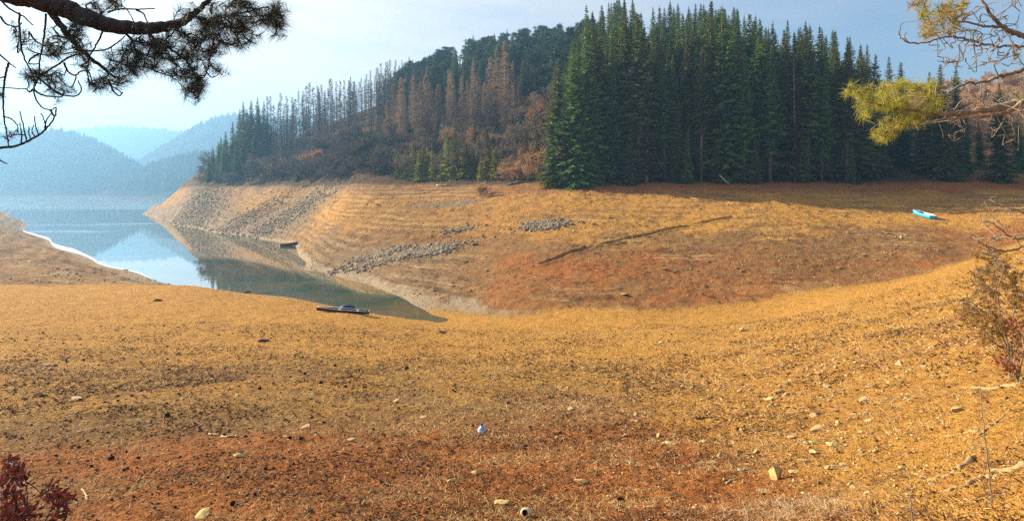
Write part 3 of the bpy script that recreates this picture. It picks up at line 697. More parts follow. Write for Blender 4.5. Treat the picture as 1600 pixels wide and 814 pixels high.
for i, (px, D, yt) in enumerate(((500, 176, 222), (545, 172, 215), (572, 170, 205), (590, 168, 203), (735, 148, 182), (640, 158, 205))):
    top(OAK[i % 2], px, D, yt, 8.2, label=f'{ORD[sorted([500,545,572,590,735,640].index(q) for q in [px])[0]] if False else ORD[[500,545,572,590,640,735].index(px)]} from the left of the taller oaks with reddish dead leaves', cat='tree', group='taller oaks with reddish dead leaves')
for i, (px, D, yt) in enumerate(((645, 146, 222), (655, 144, 236), (676, 143, 226), (622, 150, 240), (728, 134, 222), (740, 133, 230), (782, 130, 238), (662, 148, 228), (700, 142, 205), (712, 140, 190), (690, 138, 240), (762, 133, 200), (772, 131, 235), (752, 130, 245), (820, 128, 205), (836, 127, 200), (633, 150, 236))):
    top(JUN[i % 3], px, min(D, edgeD(px)+rg.uniform(.5, 3)), yt, [7, 6, 8][i % 3], label=f'{ORD[sorted((655,676,622,728,740,782,645,662,700,712,690,762,772,752,820,836,633)).index(px)]} from the left of the tall yellow green conifers at the wood edge', cat='tree', group='tall yellow green conifers')
for i, (px, D, yt) in enumerate(((795, 123.5, 236), (812, 121, 232), (828, 119.5, 240), (843, 117.5, 222), (850, 121, 190), (838, 124, 205), (822, 125, 212), (800, 127, 222))):
    top(SHO[i % 3], px, D, yt, 4.6, label=f'{ORD[sorted((795,812,828,843,850,838,822,800)).index(px)]} from the left of the tan and orange leafless shrubs beside the tall spruce stand', cat='bush', group='tan leafless shrubs beside the stand')
top(SHO[1], 754, 113, 272, 4.2, label='lone twiggy shrub standing in the grass below the wood edge', cat='bush')
for i in range(46):
    px = rg.uniform(815, 900); D = rg.uniform(123, 175)
    put(rg.choice(SHR+BAR+OAK[:1]), px, D, rg.uniform(.8, 1.5), 'leafless brown bush in the dip between the larches and the tall spruce stand', 'bush', 'bushes in the dip beside the stand')
for i, px in enumerate((312, 318, 327, 338, 350)):
    put((SHR+BAR)[i], px, 229-i*2.5, .8 if i < 3 else .5, f'{ORD[i]} from the left of the leafless shrubs at the tip of the wooded point', 'bush', 'leafless shrubs at the tip of the point')

# --- bare brown wood on the low hill at the right
for i in range(190):
    px = rg.uniform(1345, 1680); D = rg.uniform(135, 265) if px > 1390 else rg.uniform(170, 265); k = i % 3
    x = (px-800)/F*D
    yl = float(np.interp(px, [1345, 1390, 1420, 1480, 1540, 1600, 1680], [116, 120, 116, 118, 104, 104, 100]))
    s = min(rg.uniform(.75, 1.25), (EYE+(HZ-yl)/F*D-zat(x, D))/9.0)
    if s < .3: continue
    put((BAO if rg.random() < .85 else BAR)[k], px, D, s, 'leafless orange brown tree in the bare wood on the low right hill', 'tree', 'leafless trees on the right hill')

# --- cabin with a blue roof among them
h_ = hit(1580, 172, 150) or (165., 205., 37.)
cx, cy = h_[0], h_[1]; cz = zat(cx, cy); CZ = cz+.3
cab = empty('cabin', (cx, cy, CZ-.2), .15); tag(cab, 'small pale cabin with a bright blue roof, half hidden among bare trees', 'cabin')
b = MB(); b.box(-1.9, 1.9, -1.5, 1.5, 0, 2.5); b.build('wall', plain('pale grey boards', (.62, .6, .6), (.5, .48, .48), 2), cab)
b = MB(); b.add([(-2.2, -1.9, 2.5), (2.2, -1.9, 2.5), (2.2, 1.9, 2.5), (-2.2, 1.9, 2.5), (-2.2, -.2, 4.3), (2.2, -.2, 4.3), (2.2, .2, 4.3), (-2.2, .2, 4.3)], None, [(3, 2, 1, 0), (4, 5, 6, 7), (0, 1, 5, 4), (1, 2, 6, 5), (2, 3, 7, 6), (3, 0, 4, 7)])
b.build('roof', plain('bright blue sheet roof', (.07, .27, .72), (.09, .33, .8), 2, .5), cab)
b = MB(); b.box(-.5, .5, -1.54, -1.5, .7, 1.7); b.build('window', plain('dark window glass', (.03, .035, .045), None, 2, .15), cab)
b = MB(); [b.box(x-.1, x+.1, y-.1, y+.1, -(CZ-cz)-1.2, 0.02) for x in (-1.35, 1.35) for y in (-1.05, 1.05)]
for pst in (0,): b.build('post', plain('grey timber post', (.2, .16, .13), None, 4), cab)
# ------------------------------------------------------------------ the two pines that frame the view
def pw(px, py, D): return np.array(W(px, py, D))
def curve(pts, n=6):
    """Catmull-Rom through the points"""
    P = np.array(pts, float); P = np.vstack([2*P[0]-P[1], P, 2*P[-1]-P[-2]]); o = []
    for i in range(1, len(P)-2):
        for k in range(n):
            t = k/n; a, b, c, d = P[i-1], P[i], P[i+1], P[i+2]
            o.append(.5*((2*b)+(-a+c)*t+(2*a-5*b+4*c-d)*t*t+(-a+3*b-3*c+d)*t**3))
    o.append(P[-2]); return np.array(o)
class Grower:
    def __init__(s, seed): s.rng = np.random.default_rng(seed); s.nodes = []; s.tan = []
    def limb(s, mb, pts, r0, r1, sides=7, wob=0, reg=True):
        c = curve(pts, 7); n = len(c)
        if wob: c[1:-1] += s.rng.normal(0, wob, (n-2, 3))
        mb.tube(c, np.linspace(r0, r1, n), sides)
        if reg:
            s.nodes += list(c); s.tan += list(np.gradient(c, axis=0))
        return c
    def twig(s, mb, tip, r0=.006, r1=.003, bend=.25):
        N = np.array(s.nodes); d = np.linalg.norm(N-tip, axis=1); i = int(np.argmin(d*(1+.25*s.rng.random(len(d))))); p = N[i]; L = d[i]
        if L < .02: return None
        tn = s.tan[i]/(np.linalg.norm(s.tan[i])+1e-9)
        q = p+tn*L*.4+s.rng.normal(0, bend*.5, 3)*L; q2 = p+(tip-p)*.72+s.rng.normal(0, bend*.4, 3)*L
        c = curve([p, q*.5+(p+tip)*.25, q2, tip], 4); mb.tube(c, np.linspace(r0, r1, len(c)), 4, False)
        s.nodes += list(c[3:]); s.tan += list(np.gradient(c, axis=0)[3:])
        return c
def tuft(mb, c, rng, n=60, ln=.085, w=.0026, back=.11, spread=.85):
    tip = c[-1]; t = c[-1]-c[-3]; t /= np.linalg.norm(t)+1e-9
    f = rng.random(n)**1.4*back; P0 = tip-t*f[:, None]
    d = rng.normal(0, 1, (n, 3)); d -= (d@t)[:, None]*t; d /= np.linalg.norm(d, axis=1)[:, None]+1e-9
    D = t*rng.uniform(.35, 1.0, (n, 1))+d*spread; D /= np.linalg.norm(D, axis=1)[:, None]
    mb.needles(P0, P0+D*(ln*rng.uniform(.7, 1.15, n))[:, None], w, rng)
M_BBARK = plain('dark furrowed pine bark', (.05, .036, .032), (.02, .016, .015), 30, .9, 1.0)  # bark colour darkened so the limb looks backlit
M_BNEED = plain('long dark pine needles', (.018, .028, .019), (.028, .034, .02), 3, .6, trans=.1)  # near-black of the backlit needles is in their colour
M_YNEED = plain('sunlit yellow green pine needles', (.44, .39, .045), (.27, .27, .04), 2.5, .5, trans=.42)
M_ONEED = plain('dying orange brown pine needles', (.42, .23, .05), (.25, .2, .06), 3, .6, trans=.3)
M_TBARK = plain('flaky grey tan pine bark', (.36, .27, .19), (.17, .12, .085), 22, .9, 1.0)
M_DTWIG = plain('dry grey brown twigs', (.26, .205, .155), (.14, .11, .085), 12, .9)

# left pine, against the light
G = Grower(3); DL = 4.2
tx, ty = W(-330, 0, 4.4)[:2]
lp = empty('pine_tree', (tx, ty, zat(tx, ty)-.05)); tag(lp, 'dark pine reaching a thick backlit bough into the top left corner', 'tree')
def loc(mb, root):
    for v in mb.v: v -= np.array(root.location)
    return mb
tk = MB(); b0 = np.array(lp.location); tk.tube(curve([b0-[0, 0, .3], b0+[.05, 0, 1.5], b0+[-.03, .05, 3], b0+[.05, 0, 5.2], b0+[0, .05, 8]], 5), np.linspace(.2, .11, 21), 12)
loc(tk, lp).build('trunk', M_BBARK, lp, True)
def P(l, D, j=.0): return [pw(a, b, D+(G.rng.normal(0, j) if j else 0)) for a, b in l]
bo = MB()
G.limb(bo, [b0+[0, 0, 3.2]]+P([(-140,-75),(-60,-42),(10,-14),(55,-2),(100,13),(130,26),(165,38),(200,44),(235,45),(265,41),(288,34),(305,20),(330,-2)], DL), .1, .014, 10, .004)
G.limb(bo, P([(66,4),(92,36),(112,62),(135,86),(158,104),(180,122)], DL), .026, .008, 7, .003)
G.limb(bo, P([(300,24),(318,30),(345,26),(380,20),(420,10)], DL), .012, .004, 6, .002)
G.limb(bo, P([(230,46),(240,62),(262,75),(290,95),(305,120),(308,145)], DL-.15), .011, .004, 6, .003)
G.limb(bo, P([(190,44),(205,62),(215,80),(240,92)], DL+.15), .011, .004, 6, .003)
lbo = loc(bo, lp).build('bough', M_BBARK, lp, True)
tw = MB(); nd = MB()
tl = [[(30,20),(31,55),(36,85),(46,108),(56,128)],[(72,22),(70,50),(66,75),(62,95),(61,120),(52,140)],[(132,84),(112,88),(86,104),(62,120),(53,138),(56,155),(66,168),(78,172),(88,168)],[(53,138),(46,144),(42,140)],
      [(60,122),(80,138),(100,149),(120,150),(127,140),(122,126)],[(162,44),(155,62),(146,78),(138,90)],[(168,20),(185,15),(212,15),(242,14)],[(213,16),(224,22),(230,34)],[(170,126),(177,142),(186,150),(192,144)],
      [(110,60),(96,58),(84,46),(88,40)],[(118,78),(140,80),(165,78),(185,66),(196,56)],[(100,98),(106,112),(118,118),(126,112),(140,110)],[(140,92),(136,108),(138,122)],[(45,50),(58,66),(74,72),(95,62)],
      [(150,38),(140,20),(134,10),(142,6),(150,14)],[(60,85),(48,92),(46,100),(60,100)],[(52,140),(70,150),(96,152)],[(78,172),(86,182),(88,168)],[(230,48),(236,70),(226,96)],[(0,0),(18,16),(36,26),(52,40)],[(0,26),(10,38),(26,42),(34,36)]]
for l in tl: G.limb(tw, P(l, DL+G.rng.normal(0, .12)), .0075, .004, 5, .0012)
lo = DL-.1
for l, r in (([(-330,60),(-120,50),(-30,66),(0,86),(12,97),(25,107)], .011), ([(13,99),(8,120),(5,150),(6,182),(10,205),(13,229)], .008), ([(-330,150),(-100,225),(-20,235),(2,231),(22,229),(46,220),(66,207),(80,192),(87,178),(88,168)], .013),
             ([(33,224),(34,210),(31,192)], .005), ([(42,221),(37,200),(31,174)], .005), ([(55,214),(50,205),(53,196)], .004), ([(60,211),(56,198),(54,182)], .004), ([(70,203),(72,190),(80,178)], .005), ([(72,202),(69,188),(64,177)], .004),
             ([(48,219),(45,206),(46,198)], .004), ([(5,182),(17,186),(27,196),(28,208)], .005), ([(0,250),(6,254),(11,256)], .005)):
    G.limb(tw, P(l, lo), r, .0035, 5, .0012)
for cx, cy, rx, ry, n in ((345,28,44,28,27),(398,18,40,24,19),(330,55,42,24,19),(385,62,26,14,8),(428,16,20,16,7),(432,44,14,12,5),(232,84,38,22,26),(198,96,28,18,12),(288,108,30,26,18),(300,142,20,14,10),(332,110,9,9,4),(262,62,30,15,10),
                          (85,76,16,12,8),(60,118,18,10,8),(92,136,16,13,7),(155,132,16,11,7),(125,48,18,15,8),(165,10,16,15,8),(40,66,18,14,4),(140,90,20,14,6),(285,20,6,6,2),(188,118,22,12,7),(310,75,25,20,10),(12,212,6,6,2),(-10,140,8,20,3)):
    for k in range(int(n*1.55)):
        a = G.rng.uniform(0, 6.28); q = math.sqrt(G.rng.random())
        c = G.twig(tw, pw(cx+1.18*rx*q*math.cos(a), cy+1.15*ry*q*math.sin(a), DL+G.rng.normal(0, .22)), .005, .003)
        if c is not None: tuft(nd, c, G.rng, 60, .098 if cy < 160 else .05, .0026)
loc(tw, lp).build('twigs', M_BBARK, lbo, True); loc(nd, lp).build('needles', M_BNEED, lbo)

# right pine, in full sun
G = Grower(4); DR = 5.2
tx, ty = W(1850, 0, 5.4)[:2]
rp = empty('pine_tree', (tx, ty, zat(tx, ty)-.05)); tag(rp, 'sunlit pine holding a yellow green needle bough and bare twigs into the right edge', 'tree')
tk = MB(); b0 = np.array(rp.location); tk.tube(curve([b0-[0, 0, .3], b0+[-.05, 0, 1.5], b0+[.03, .05, 3], b0+[0, 0, 5.2], b0+[0, .05, 8]], 5), np.linspace(.2, .1, 21), 12)
loc(tk, rp).build('trunk', M_TBARK, rp, True)
bo = MB(); bu = MB(); TW = [MB(), MB()]; N1 = [MB(), MB()]; N2 = [MB(), MB()]; lims = []
G.limb(bo, [b0+[0, 0, 2.9]]+P([(1690,138),(1640,150),(1600,157),(1570,166),(1540,172),(1510,176),(1470,178),(1430,173),(1390,168),(1350,158)], DR, .02), .05, .006, 9, .006)
G.limb(bo, P([(1600,157),(1575,175),(1550,180),(1515,184),(1480,186),(1450,192),(1420,196)], DR-.2), .018, .005, 7, .004)
NB = [(G.nodes, G.tan)]; G.nodes = []; G.tan = []
G.limb(bu, [b0+[0, 0, 3.3]]+P([(1680,88),(1640,72),(1600,57),(1575,48),(1560,37),(1545,18),(1530,-6)], DR), .034, .009, 8, .004)
G.limb(bu, [b0+[0, 0, 3.1]]+P([(1680,95),(1640,100),(1610,106),(1585,114),(1560,120),(1538,128),(1505,132),(1482,145),(1474,152)], DR-.3), .024, .005, 7, .004)
G.limb(bu, P([(1566,42),(1540,42),(1512,36),(1488,34)], DR), .012, .005, 6, .004)
G.limb(bu, P([(1640,74),(1592,72),(1550,72),(1510,62),(1480,58),(1450,66),(1425,68),(1409,61),(1404,50)], DR+.1), .012, .005, 6, .004)
G.limb(bu, P([(1420,68),(1413,58),(1416,51)], DR+.1), .006, .004, 5)
NB.append((G.nodes, G.tan))
rb = [loc(bo, rp).build('bough', M_TBARK, rp, True), loc(bu, rp).build('bough', M_DTWIG, rp, True)]
for cx, cy, rx, ry, n, mt, ln in ((1338,148,17,17,10,1,.08),(1370,145,26,20,24,1,.085),(1410,150,34,25,36,1,.085),(1450,153,28,24,26,1,.085),(1400,180,34,20,26,1,.085),(1380,205,18,13,15,1,.08),(1440,184,22,12,13,1,.08),(1432,134,15,7,8,1,.08),(1352,172,14,14,12,1,.08),(1380,216,10,6,5,2,.08),(1400,200,25,12,8,2,.08),
                              (1440,10,14,14,8,2,.075),(1470,28,34,24,34,2,.075),(1450,46,12,14,8,2,.075),(1500,14,24,14,16,2,.07),(1482,22,9,7,6,3,.08),(1455,58,10,6,5,2,.07),(1428,5,8,8,4,2,.07),(1520,48,10,8,2,2,.06),(1590,85,10,10,3,2,.05),(1585,150,8,6,2,1,.05)):
    for k in range(n):
        a = G.rng.uniform(0, 6.28); q = math.sqrt(G.rng.random())
        u = 0 if cy > 115 else 1; G.nodes, G.tan = NB[u]
        if u == 0 and k % 4 == 3: continue
        c = G.twig(TW[u], pw(cx+rx*q*math.cos(a), cy+ry*q*math.sin(a), DR+G.rng.normal(0, .17)), .0045, .003)
        if c is not None: tuft((N1 if mt == 1 or (mt == 2 and G.rng.random() < .45) else N2)[u], c, G.rng, 46 if mt == 1 else 34, ln*1.12, .0032, .1, .75)
for x0, x1, y0, y1, n in ((1455,1605,50,105,85),(1480,1600,0,60,40),(1470,1605,125,225,60)):
    G.nodes, G.tan = NB[0 if y0 > 110 else 1]
    for k in range(n): G.twig(TW[0 if y0 > 110 else 1], pw(G.rng.uniform(x0, x1), G.rng.uniform(y0, y1), DR+G.rng.normal(0, .25)), .005, .0025, .7)
for u in (0, 1):
    loc(TW[u], rp).build('twigs', M_DTWIG, rb[u], True); loc(N1[u], rp).build('needles', M_YNEED, rb[u]); o = loc(N2[u], rp).build('needles', M_ONEED, rb[u]); tag(o, 'dying orange brown needles')
G.nodes = []; G.tan = []; db = MB(); Dd = 5.6
for l, r in (([(1850,440),(1700,392),(1640,378),(1600,373),(1580,370),(1556,353),(1541,345)], .02), ([(1640,378),(1600,386),(1575,392),(1552,388),(1530,378),(1520,370)], .013), ([(1700,392),(1640,350),(1600,333),(1580,326),(1562,322),(1546,312)], .013), ([(1640,378),(1610,360),(1590,362),(1575,358)], .008)):
    G.limb(db, P(l, Dd, .03), r, .0035, 6, .004)
for k in range(34): G.twig(db, pw(G.rng.uniform(1535, 1605), G.rng.uniform(300, 412), Dd+G.rng.normal(0, .2)), .005, .0025, .6)
o = loc(db, rp).build('dead_branch', M_TBARK, rp, True); tag(o, 'bare dry branch below the living bough')

# ------------------------------------------------------------------ shrubs close by
def ground_at(px, py): x, y = xy(px, py); return np.array([x, y, zat(x, y)])
def leafbush(seed, name, label, base, limbs, ells, D, mleaf, leafL, per, mtw, needle=False, r0=.012):
    global G
    G = Grower(seed); st = MB(); lf = MB()
    r = empty(name, tuple(base)); tag(r, label, 'bush')
    for l in limbs: G.limb(st, [base-[0, 0, .05]]+[pw(a, b, D+G.rng.normal(0, .15)) for a, b in l], r0, .003, 6, .006)
    for cx, cy, rx, ry, n in ells:
        for k in range(n):
            a = G.rng.uniform(0, 6.28); q = math.sqrt(G.rng.random())
            c = G.twig(st, pw(cx+rx*q*math.cos(a), cy+ry*q*math.sin(a), D+G.rng.normal(0, .28)), .005, .002, .5)
            if c is None: continue
            if needle: tuft(lf, c, G.rng, per, leafL, .009, .16, 1.0)
            else:
                q = np.repeat(c[-6:], per, 0)[:6*per]; lf.leaves(q+G.rng.normal(0, leafL*.3, q.shape), leafL*G.rng.uniform(.6, 1.2, len(q)), leafL*.5, G.rng, 1.2)
    loc(st, r).build('stem', mtw, r, True); loc(lf, r).build('foliage', mleaf, r)
M_JUN = plain('brown olive juniper scales', (.33, .17, .036), (.18, .095, .024), 9, .8, trans=.25)
M_RED = plain('dark red dead leaves', (.2, .036, .018), (.075, .02, .014), 20, .55, trans=.25)
M_RB = plain('red brown dead leaves', (.3, .1, .03), (.2, .07, .025), 14, .6, trans=.25)
bb = ground_at(1578, 592)
leafbush(31, 'juniper_bush', 'scraggly brown olive juniper bush on the slope at the right edge', bb,
         [[(1575,540),(1562,480),(1552,420),(1552,388)],[(1572,540),(1550,500),(1528,480),(1508,466),(1498,474)],[(1582,530),(1585,470),(1588,420)],[(1570,550),(1545,530),(1520,505)],[(1590,540),(1605,480),(1610,430)]],
         [(1550,415,34,26,46),(1535,450,28,20,26),(1570,455,34,34,50),(1530,488,34,15,26),(1512,492,16,22,12),(1560,505,38,18,44),(1545,525,30,14,26),(1580,545,16,16,14),(1592,440,16,40,24),(1508,472,10,8,8),(1545,395,25,12,14)], bb[1], M_JUN, .05, 34, M_DTWIG, True)
b2 = ground_at(1590, 598)
leafbush(32, 'red_leaved_shrub', 'small shrub with bright red brown leaves in front of the juniper bush', b2, [[(1592,560),(1588,520)],[(1585,570),(1566,562)],[(1598,550),(1603,505)]],
         [(1586,512,16,14,14),(1598,540,8,25,8),(1566,566,14,9,14),(1575,580,10,6,5)], b2[1]-.1, M_RB, .055, 2, M_DTWIG)
b3 = ground_at(30, 858)
leafbush(33, 'red_leaved_shrub', 'leggy shrub with hanging dark red leaves in the bottom left corner', b3, [[(25,800),(18,750),(12,718)],[(40,800),(42,760),(36,728)],[(60,830),(85,790),(88,768)],[(10,800),(-5,760)],[(70,840),(100,815),(104,775)]],
         [(14,742,20,24,18),(30,735,14,18,10),(20,785,26,20,14),(84,772,12,10,9),(98,780,10,10,8),(90,800,14,10,8),(48,802,20,12,7),(30,812,25,10,12)], b3[1], M_RED, .062, 2, M_BBARK)
for i, (l, D) in enumerate((([(1531,596),(1535,650),(1540,690),(1546,745),(1552,795)], None), ([(1421,758),(1424,790),(1428,812)], None))):
    b = ground_at(*l[-1]); st = MB(); D = b[1]; Gs = Grower(50+i)
    r = empty('sapling', tuple(b)); tag(r, ('tall thin leafless stem rising from the yellow bank at bottom right', 'short thin leafless stem at the bottom edge left of the roots')[i], 'sapling')
    Gs.limb(st, [b-[0, 0, .05]]+[pw(a, c, D) for a, c in l[::-1][1:]], .005, .002, 6, .002)
    for k in range(7): Gs.twig(st, pw(l[0][0]+Gs.rng.uniform(-16, 16), l[0][1]+Gs.rng.uniform(5, 110 if i == 0 else 40), D+Gs.rng.normal(0, .08)), .003, .0015, .4)
    loc(st, r).build('stem', M_DTWIG, r, True)

# exposed roots
M_ROOT = plain('dry pale root', (.42, .29, .14), (.24, .15, .06), 24, .95, 1.0)
for i, (l, r) in enumerate((([(1610,598),(1570,603),(1545,608),(1520,606),(1500,607)], .03), ([(1522,716),(1505,728),(1485,740),(1462,746),(1445,752)], .028), ([(1612,728),(1570,736),(1540,746),(1515,757),(1490,764),(1470,771)], .03), ([(1424,738),(1440,744),(1454,753)], .013), ([(1530,672),(1505,676),(1485,680),(1470,682)], .016), ([(1600,628),(1570,648),(1545,668),(1528,680)], .02))):
    pts = [ground_at(*q)+[0, 0, -r*.15] for q in l]; mb = MB(); c = curve(pts, 6); rn = np.random.default_rng(i); c += rn.normal(0, r*.32, c.shape)
    mb.tube(c, np.linspace(r, r*.4, len(c))*rn.uniform(.8, 1.2, len(c)), 8)
    o = mb.build('tree_root', M_ROOT, None, True); tag(o, ('thick pale root below the juniper bush at the right edge', 'short thick root beside the dark hollow on the right bank', 'long pale root along the foot of the yellow bank, bottom right', 'small broken pale root left of the hollow', 'thin root lying level above the hollow on the right bank', 'slanting root between the juniper bush and the yellow bank')[i], 'root', 'exposed roots on the right bank')

# ------------------------------------------------------------------ stones, cones, sticks
def rock(seed, sq=(1, .8, .6)):
    rng = np.random.default_rng(seed); import bmesh
    bm = bmesh.new(); bmesh.ops.create_icosphere(bm, subdivisions=3, radius=.5)
    pl = rng.normal(size=(9, 3)); pl /= np.linalg.norm(pl, axis=1)[:, None]; dd = rng.uniform(.16, .36, 9)
    for v in bm.verts:
        c = np.array(v.co)
        for nrm, d in zip(pl, dd):
            k = c@nrm-d
            if k > 0: c = c-nrm*k
        c = c+rng.normal(0, .006, 3); v.co = c*np.array(sq)
    me = bpy.data.meshes.new('stone'); bm.to_mesh(me); bm.free(); return me
M_ST = [plain('ochre yellow stone', (.55, .40, .17), (.4, .26, .1), 9, .9, .8), plain('pale limestone', (.47, .34, .18), (.32, .22, .115), 9, .9, .8), plain('dark brown stone', (.16, .1, .06), (.09, .06, .04), 9, .9, .8)]
STN = []
for mi in range(3):
    for k in range(4):
        me = rock(70+mi*4+k, [(1, .8, .62), (1.1, .7, .45), (.8, .75, 1.0), (1.2, .9, .35)][k]); me.materials.append(M_ST[mi])
        o = bpy.data.objects.new('stone', me); STN.append(o)
def stone(mi, k, px, py, wpx, label, group=None, cat='stone'):
    x, y = xy(px, py); s = 1.25*wpx/F*y; z = zat(x, y)
    return place(STN[mi*4+k], (x, y, z+s*.09), 0, s, label, cat, group, rot=(rg.uniform(-.25, .25), rg.uniform(-.25, .25), rg.choice([0, math.pi])+rg.uniform(-.7, .7)))
for mi, k, px, py, w, lb in (
    (0,2,1210,746,36,'upright pointed ochre stone throwing a dark shadow, largest stone of the right foreground'),
    (0,0,1258,774,15,'pale ochre stone alone in the dry grass tuft at bottom right'),
    (0,0,1275,709,17,'blocky yellow stone, top one of the cluster right of the pointed ochre stone'),
    (0,1,1258,722,17,'flat yellow stone in the cluster between the pointed ochre stone and the blocky yellow one'),
    (0,3,1308,699,22,'broad flat yellow stone, rightmost of the cluster beside the pointed ochre stone'),
    (0,1,1299,732,17,'yellow stone below the broad flat yellow stone'),
    (0,3,1242,737,13,'small flat ochre stone just right of the pointed ochre stone'),
    (1,0,1498,642,19,'pale stone with a dark shadow, high on the right slope'),
    (1,1,1351,626,16,'flat pale stone on the right slope, upper left of the shadowed pale stone'),
    (0,1,1217,614,17,'topmost of the pale stones heaped on the slope above the pointed ochre stone'),
    (0,0,1202,625,16,'yellowish middle stone of the small heap on the slope right of centre'),
    (0,3,1206,637,14,'flat lowest stone of the small heap on the slope right of centre'),
    (1,0,1273,651,13,'small pale stone on the slope right of the small heap'),
    (1,1,1278,672,19,'long pale stone above the yellow stone cluster'),
    (0,3,1050,694,15,'lone flat orange yellow stone on the brown soil right of the bottle'),
    (0,1,1113,725,14,'pale rounded stone, right one of a pair on the lower middle slope'),
    (0,3,1093,725,12,'flat stone, left one of a pair on the lower middle slope'),
    (0,1,908,754,19,'long pale stone on the soil right of and above the pipe piece'),
    (1,0,893,640,11,'small upright white stone on the brown slope right of the bottle'),
    (1,2,994,648,10,'small upright pale stone farther right of the bottle'),
    (1,2,1125,713,13,'thin pale stone standing on edge on the lower right slope'),
    (0,3,786,786,20,'flat ochre stone just left of the pipe piece'),
    (0,3,747,740,16,'flat sandy stone below the bottle'),
    (0,1,706,752,13,'sandy stone with a dark shaded side, lower left of the bottle'),
    (0,0,317,806,32,'large yellow stone at the bottom edge, left part of the photo'),
    (0,3,377,712,16,'flat yellow stone on the red soil at left'),
    (1,1,478,669,15,'oblong white stone on the red soil left of the bottle'),
    (1,1,118,625,17,'oblong pale stone on the brown slope at far left'),
    (1,1,71,572,14,'pale stone beside dark sticks at far left'),
    (1,0,620,628,12,'pale lopsided stone up the slope left of the bottle'),
    (0,1,1165,517,16,'pale stone with dark shadow at the crest of the near bank'),
    (0,3,1195,770,20,'wide flat greyish stone beside the dry grass tuft at bottom'),
    (2,0,385,457,10,'dark rock at the water edge of the near bank'),
    (2,1,247,470,11,'low dark rock on the crest of the near bank at left'),
    (2,1,412,533,16,'dark reddish rock in the middle of the left near slope'),
    (2,3,690,520,12,'dark flat rock near the crest below the mud flat')):
    stone(mi, k, px, py, w, lb, 'single stones on the near slope')
for i in range(135):
    u = rg.random()
    if u < .62: px, py = rg.triangular(980, 1600, 1330), rg.uniform(520, 812)
    else: px, py = rg.uniform(0, 1100), rg.uniform(545, 812)
    if py < float(np.interp(px, [0, 500, 900, 1150, 1350, 1520, 1600], [470, 500, 535, 520, 475, 430, 420])): continue
    w = rg.choice([4, 5, 5, 6, 7, 8, 11])*(1.0 if py > 640 else .7)
    mi = rg.choice([0, 0, 1]) if px > 900 else rg.choice([0, 1, 1, 2])
    stone(mi, rg.randrange(4), px, py, w, 'small loose stone among many others on the dry near slope', 'small loose stones on the near slope')
for i in range(75):
    px, py = rg.gauss(1290, 110), rg.gauss(665, 55)
    if py > 800 or py < 560 or px > 1590: continue
    stone(rg.choice([0, 0, 1]), rg.randrange(4), px, py, rg.choice([6, 7, 8, 9, 11, 13]), 'ochre or pale stone in the stony band across the right slope', 'stones of the stony band on the right slope')
# pale boulders on the far slope
for i in range(46):
    px, py = rg.choice([(rg.uniform(700, 960), rg.uniform(300, 372)), (rg.uniform(940, 1420), rg.uniform(415, 485)), (rg.uniform(1250, 1480), rg.uniform(330, 400))])
    h = hit(px, py, 56)
    if h is None or py > float(np.interp(px, [700, 900, 1150, 1350, 1480], [490, 505, 490, 440, 412])): continue
    s = rg.uniform(.25, .75); o = place(STN[4+rg.randrange(4)], (h[0], h[1], zat(h[0], h[1])+s*.12), rg.uniform(0, 6), s, 'small pale stone lying on the far slope across the gully', 'stone', 'small stones on the far slope')
# pine cones
cn = MB(); rng = np.random.default_rng(3)
n = 60; k = np.arange(n); z = k/n; a = k*2.4; r = .33*np.sin(math.pi*np.clip(z*.85+.12, 0, 1))+.03
P0 = np.stack([np.cos(a)*r*.3, np.sin(a)*r*.3, z-.5], 1); P1 = np.stack([np.cos(a)*r*1.15, np.sin(a)*r*1.15, z-.38], 1)
cn.needles(P1*.1+P0*.9, P1, .3, rng); cn.strips(P0, P1, .1, .22, rng)
cn.tube([(0, 0, -.5), (0, 0, -.2), (0, 0, .2), (0, 0, .5)], [.08, .2, .16, .03], 8)
CONE = proto1('pine_cone', cn, plain('dark open pine cone', (.085, .048, .03), (.04, .024, .018), 9, .8))
def cone(px, py, w, label, group):
    x, y = xy(px, py); s = .72*w/F*y
    place(CONE, (x, y, zat(x, y)+s*.24), 0, s, label, 'pine cone', group, rot=(math.pi/2+rg.uniform(-.3, .3), 0, rg.uniform(0, 6.28)))
for i, (px, py, w, lb) in enumerate(((262,650,13,'large dark pine cone on the brown slope, left of centre, alone'),(174,718,12,'dark upright pine cone on the lower left slope'),(364,788,13,'dark pine cone near the bottom edge beside the large yellow stone'),(453,685,9,'left one of two dark pine cones on the red soil'),(470,687,10,'right one of two dark pine cones on the red soil'),(398,773,9,'dark pine cone at bottom, right of and above the large yellow stone'),(970,782,14,'dark pine cone at the bottom edge right of the pipe piece'),(406,608,9,'dark pine cone high on the left slope'))):
    cone(px, py, w, lb, 'larger pine cones')
for i in range(110):
    px, py = rg.triangular(0, 900, 250), rg.uniform(555, 800)
    cone(px, py, rg.choice([4, 5, 6, 7, 8]), 'small dark pine cone scattered on the left part of the near slope', 'pine cones on the near slope')
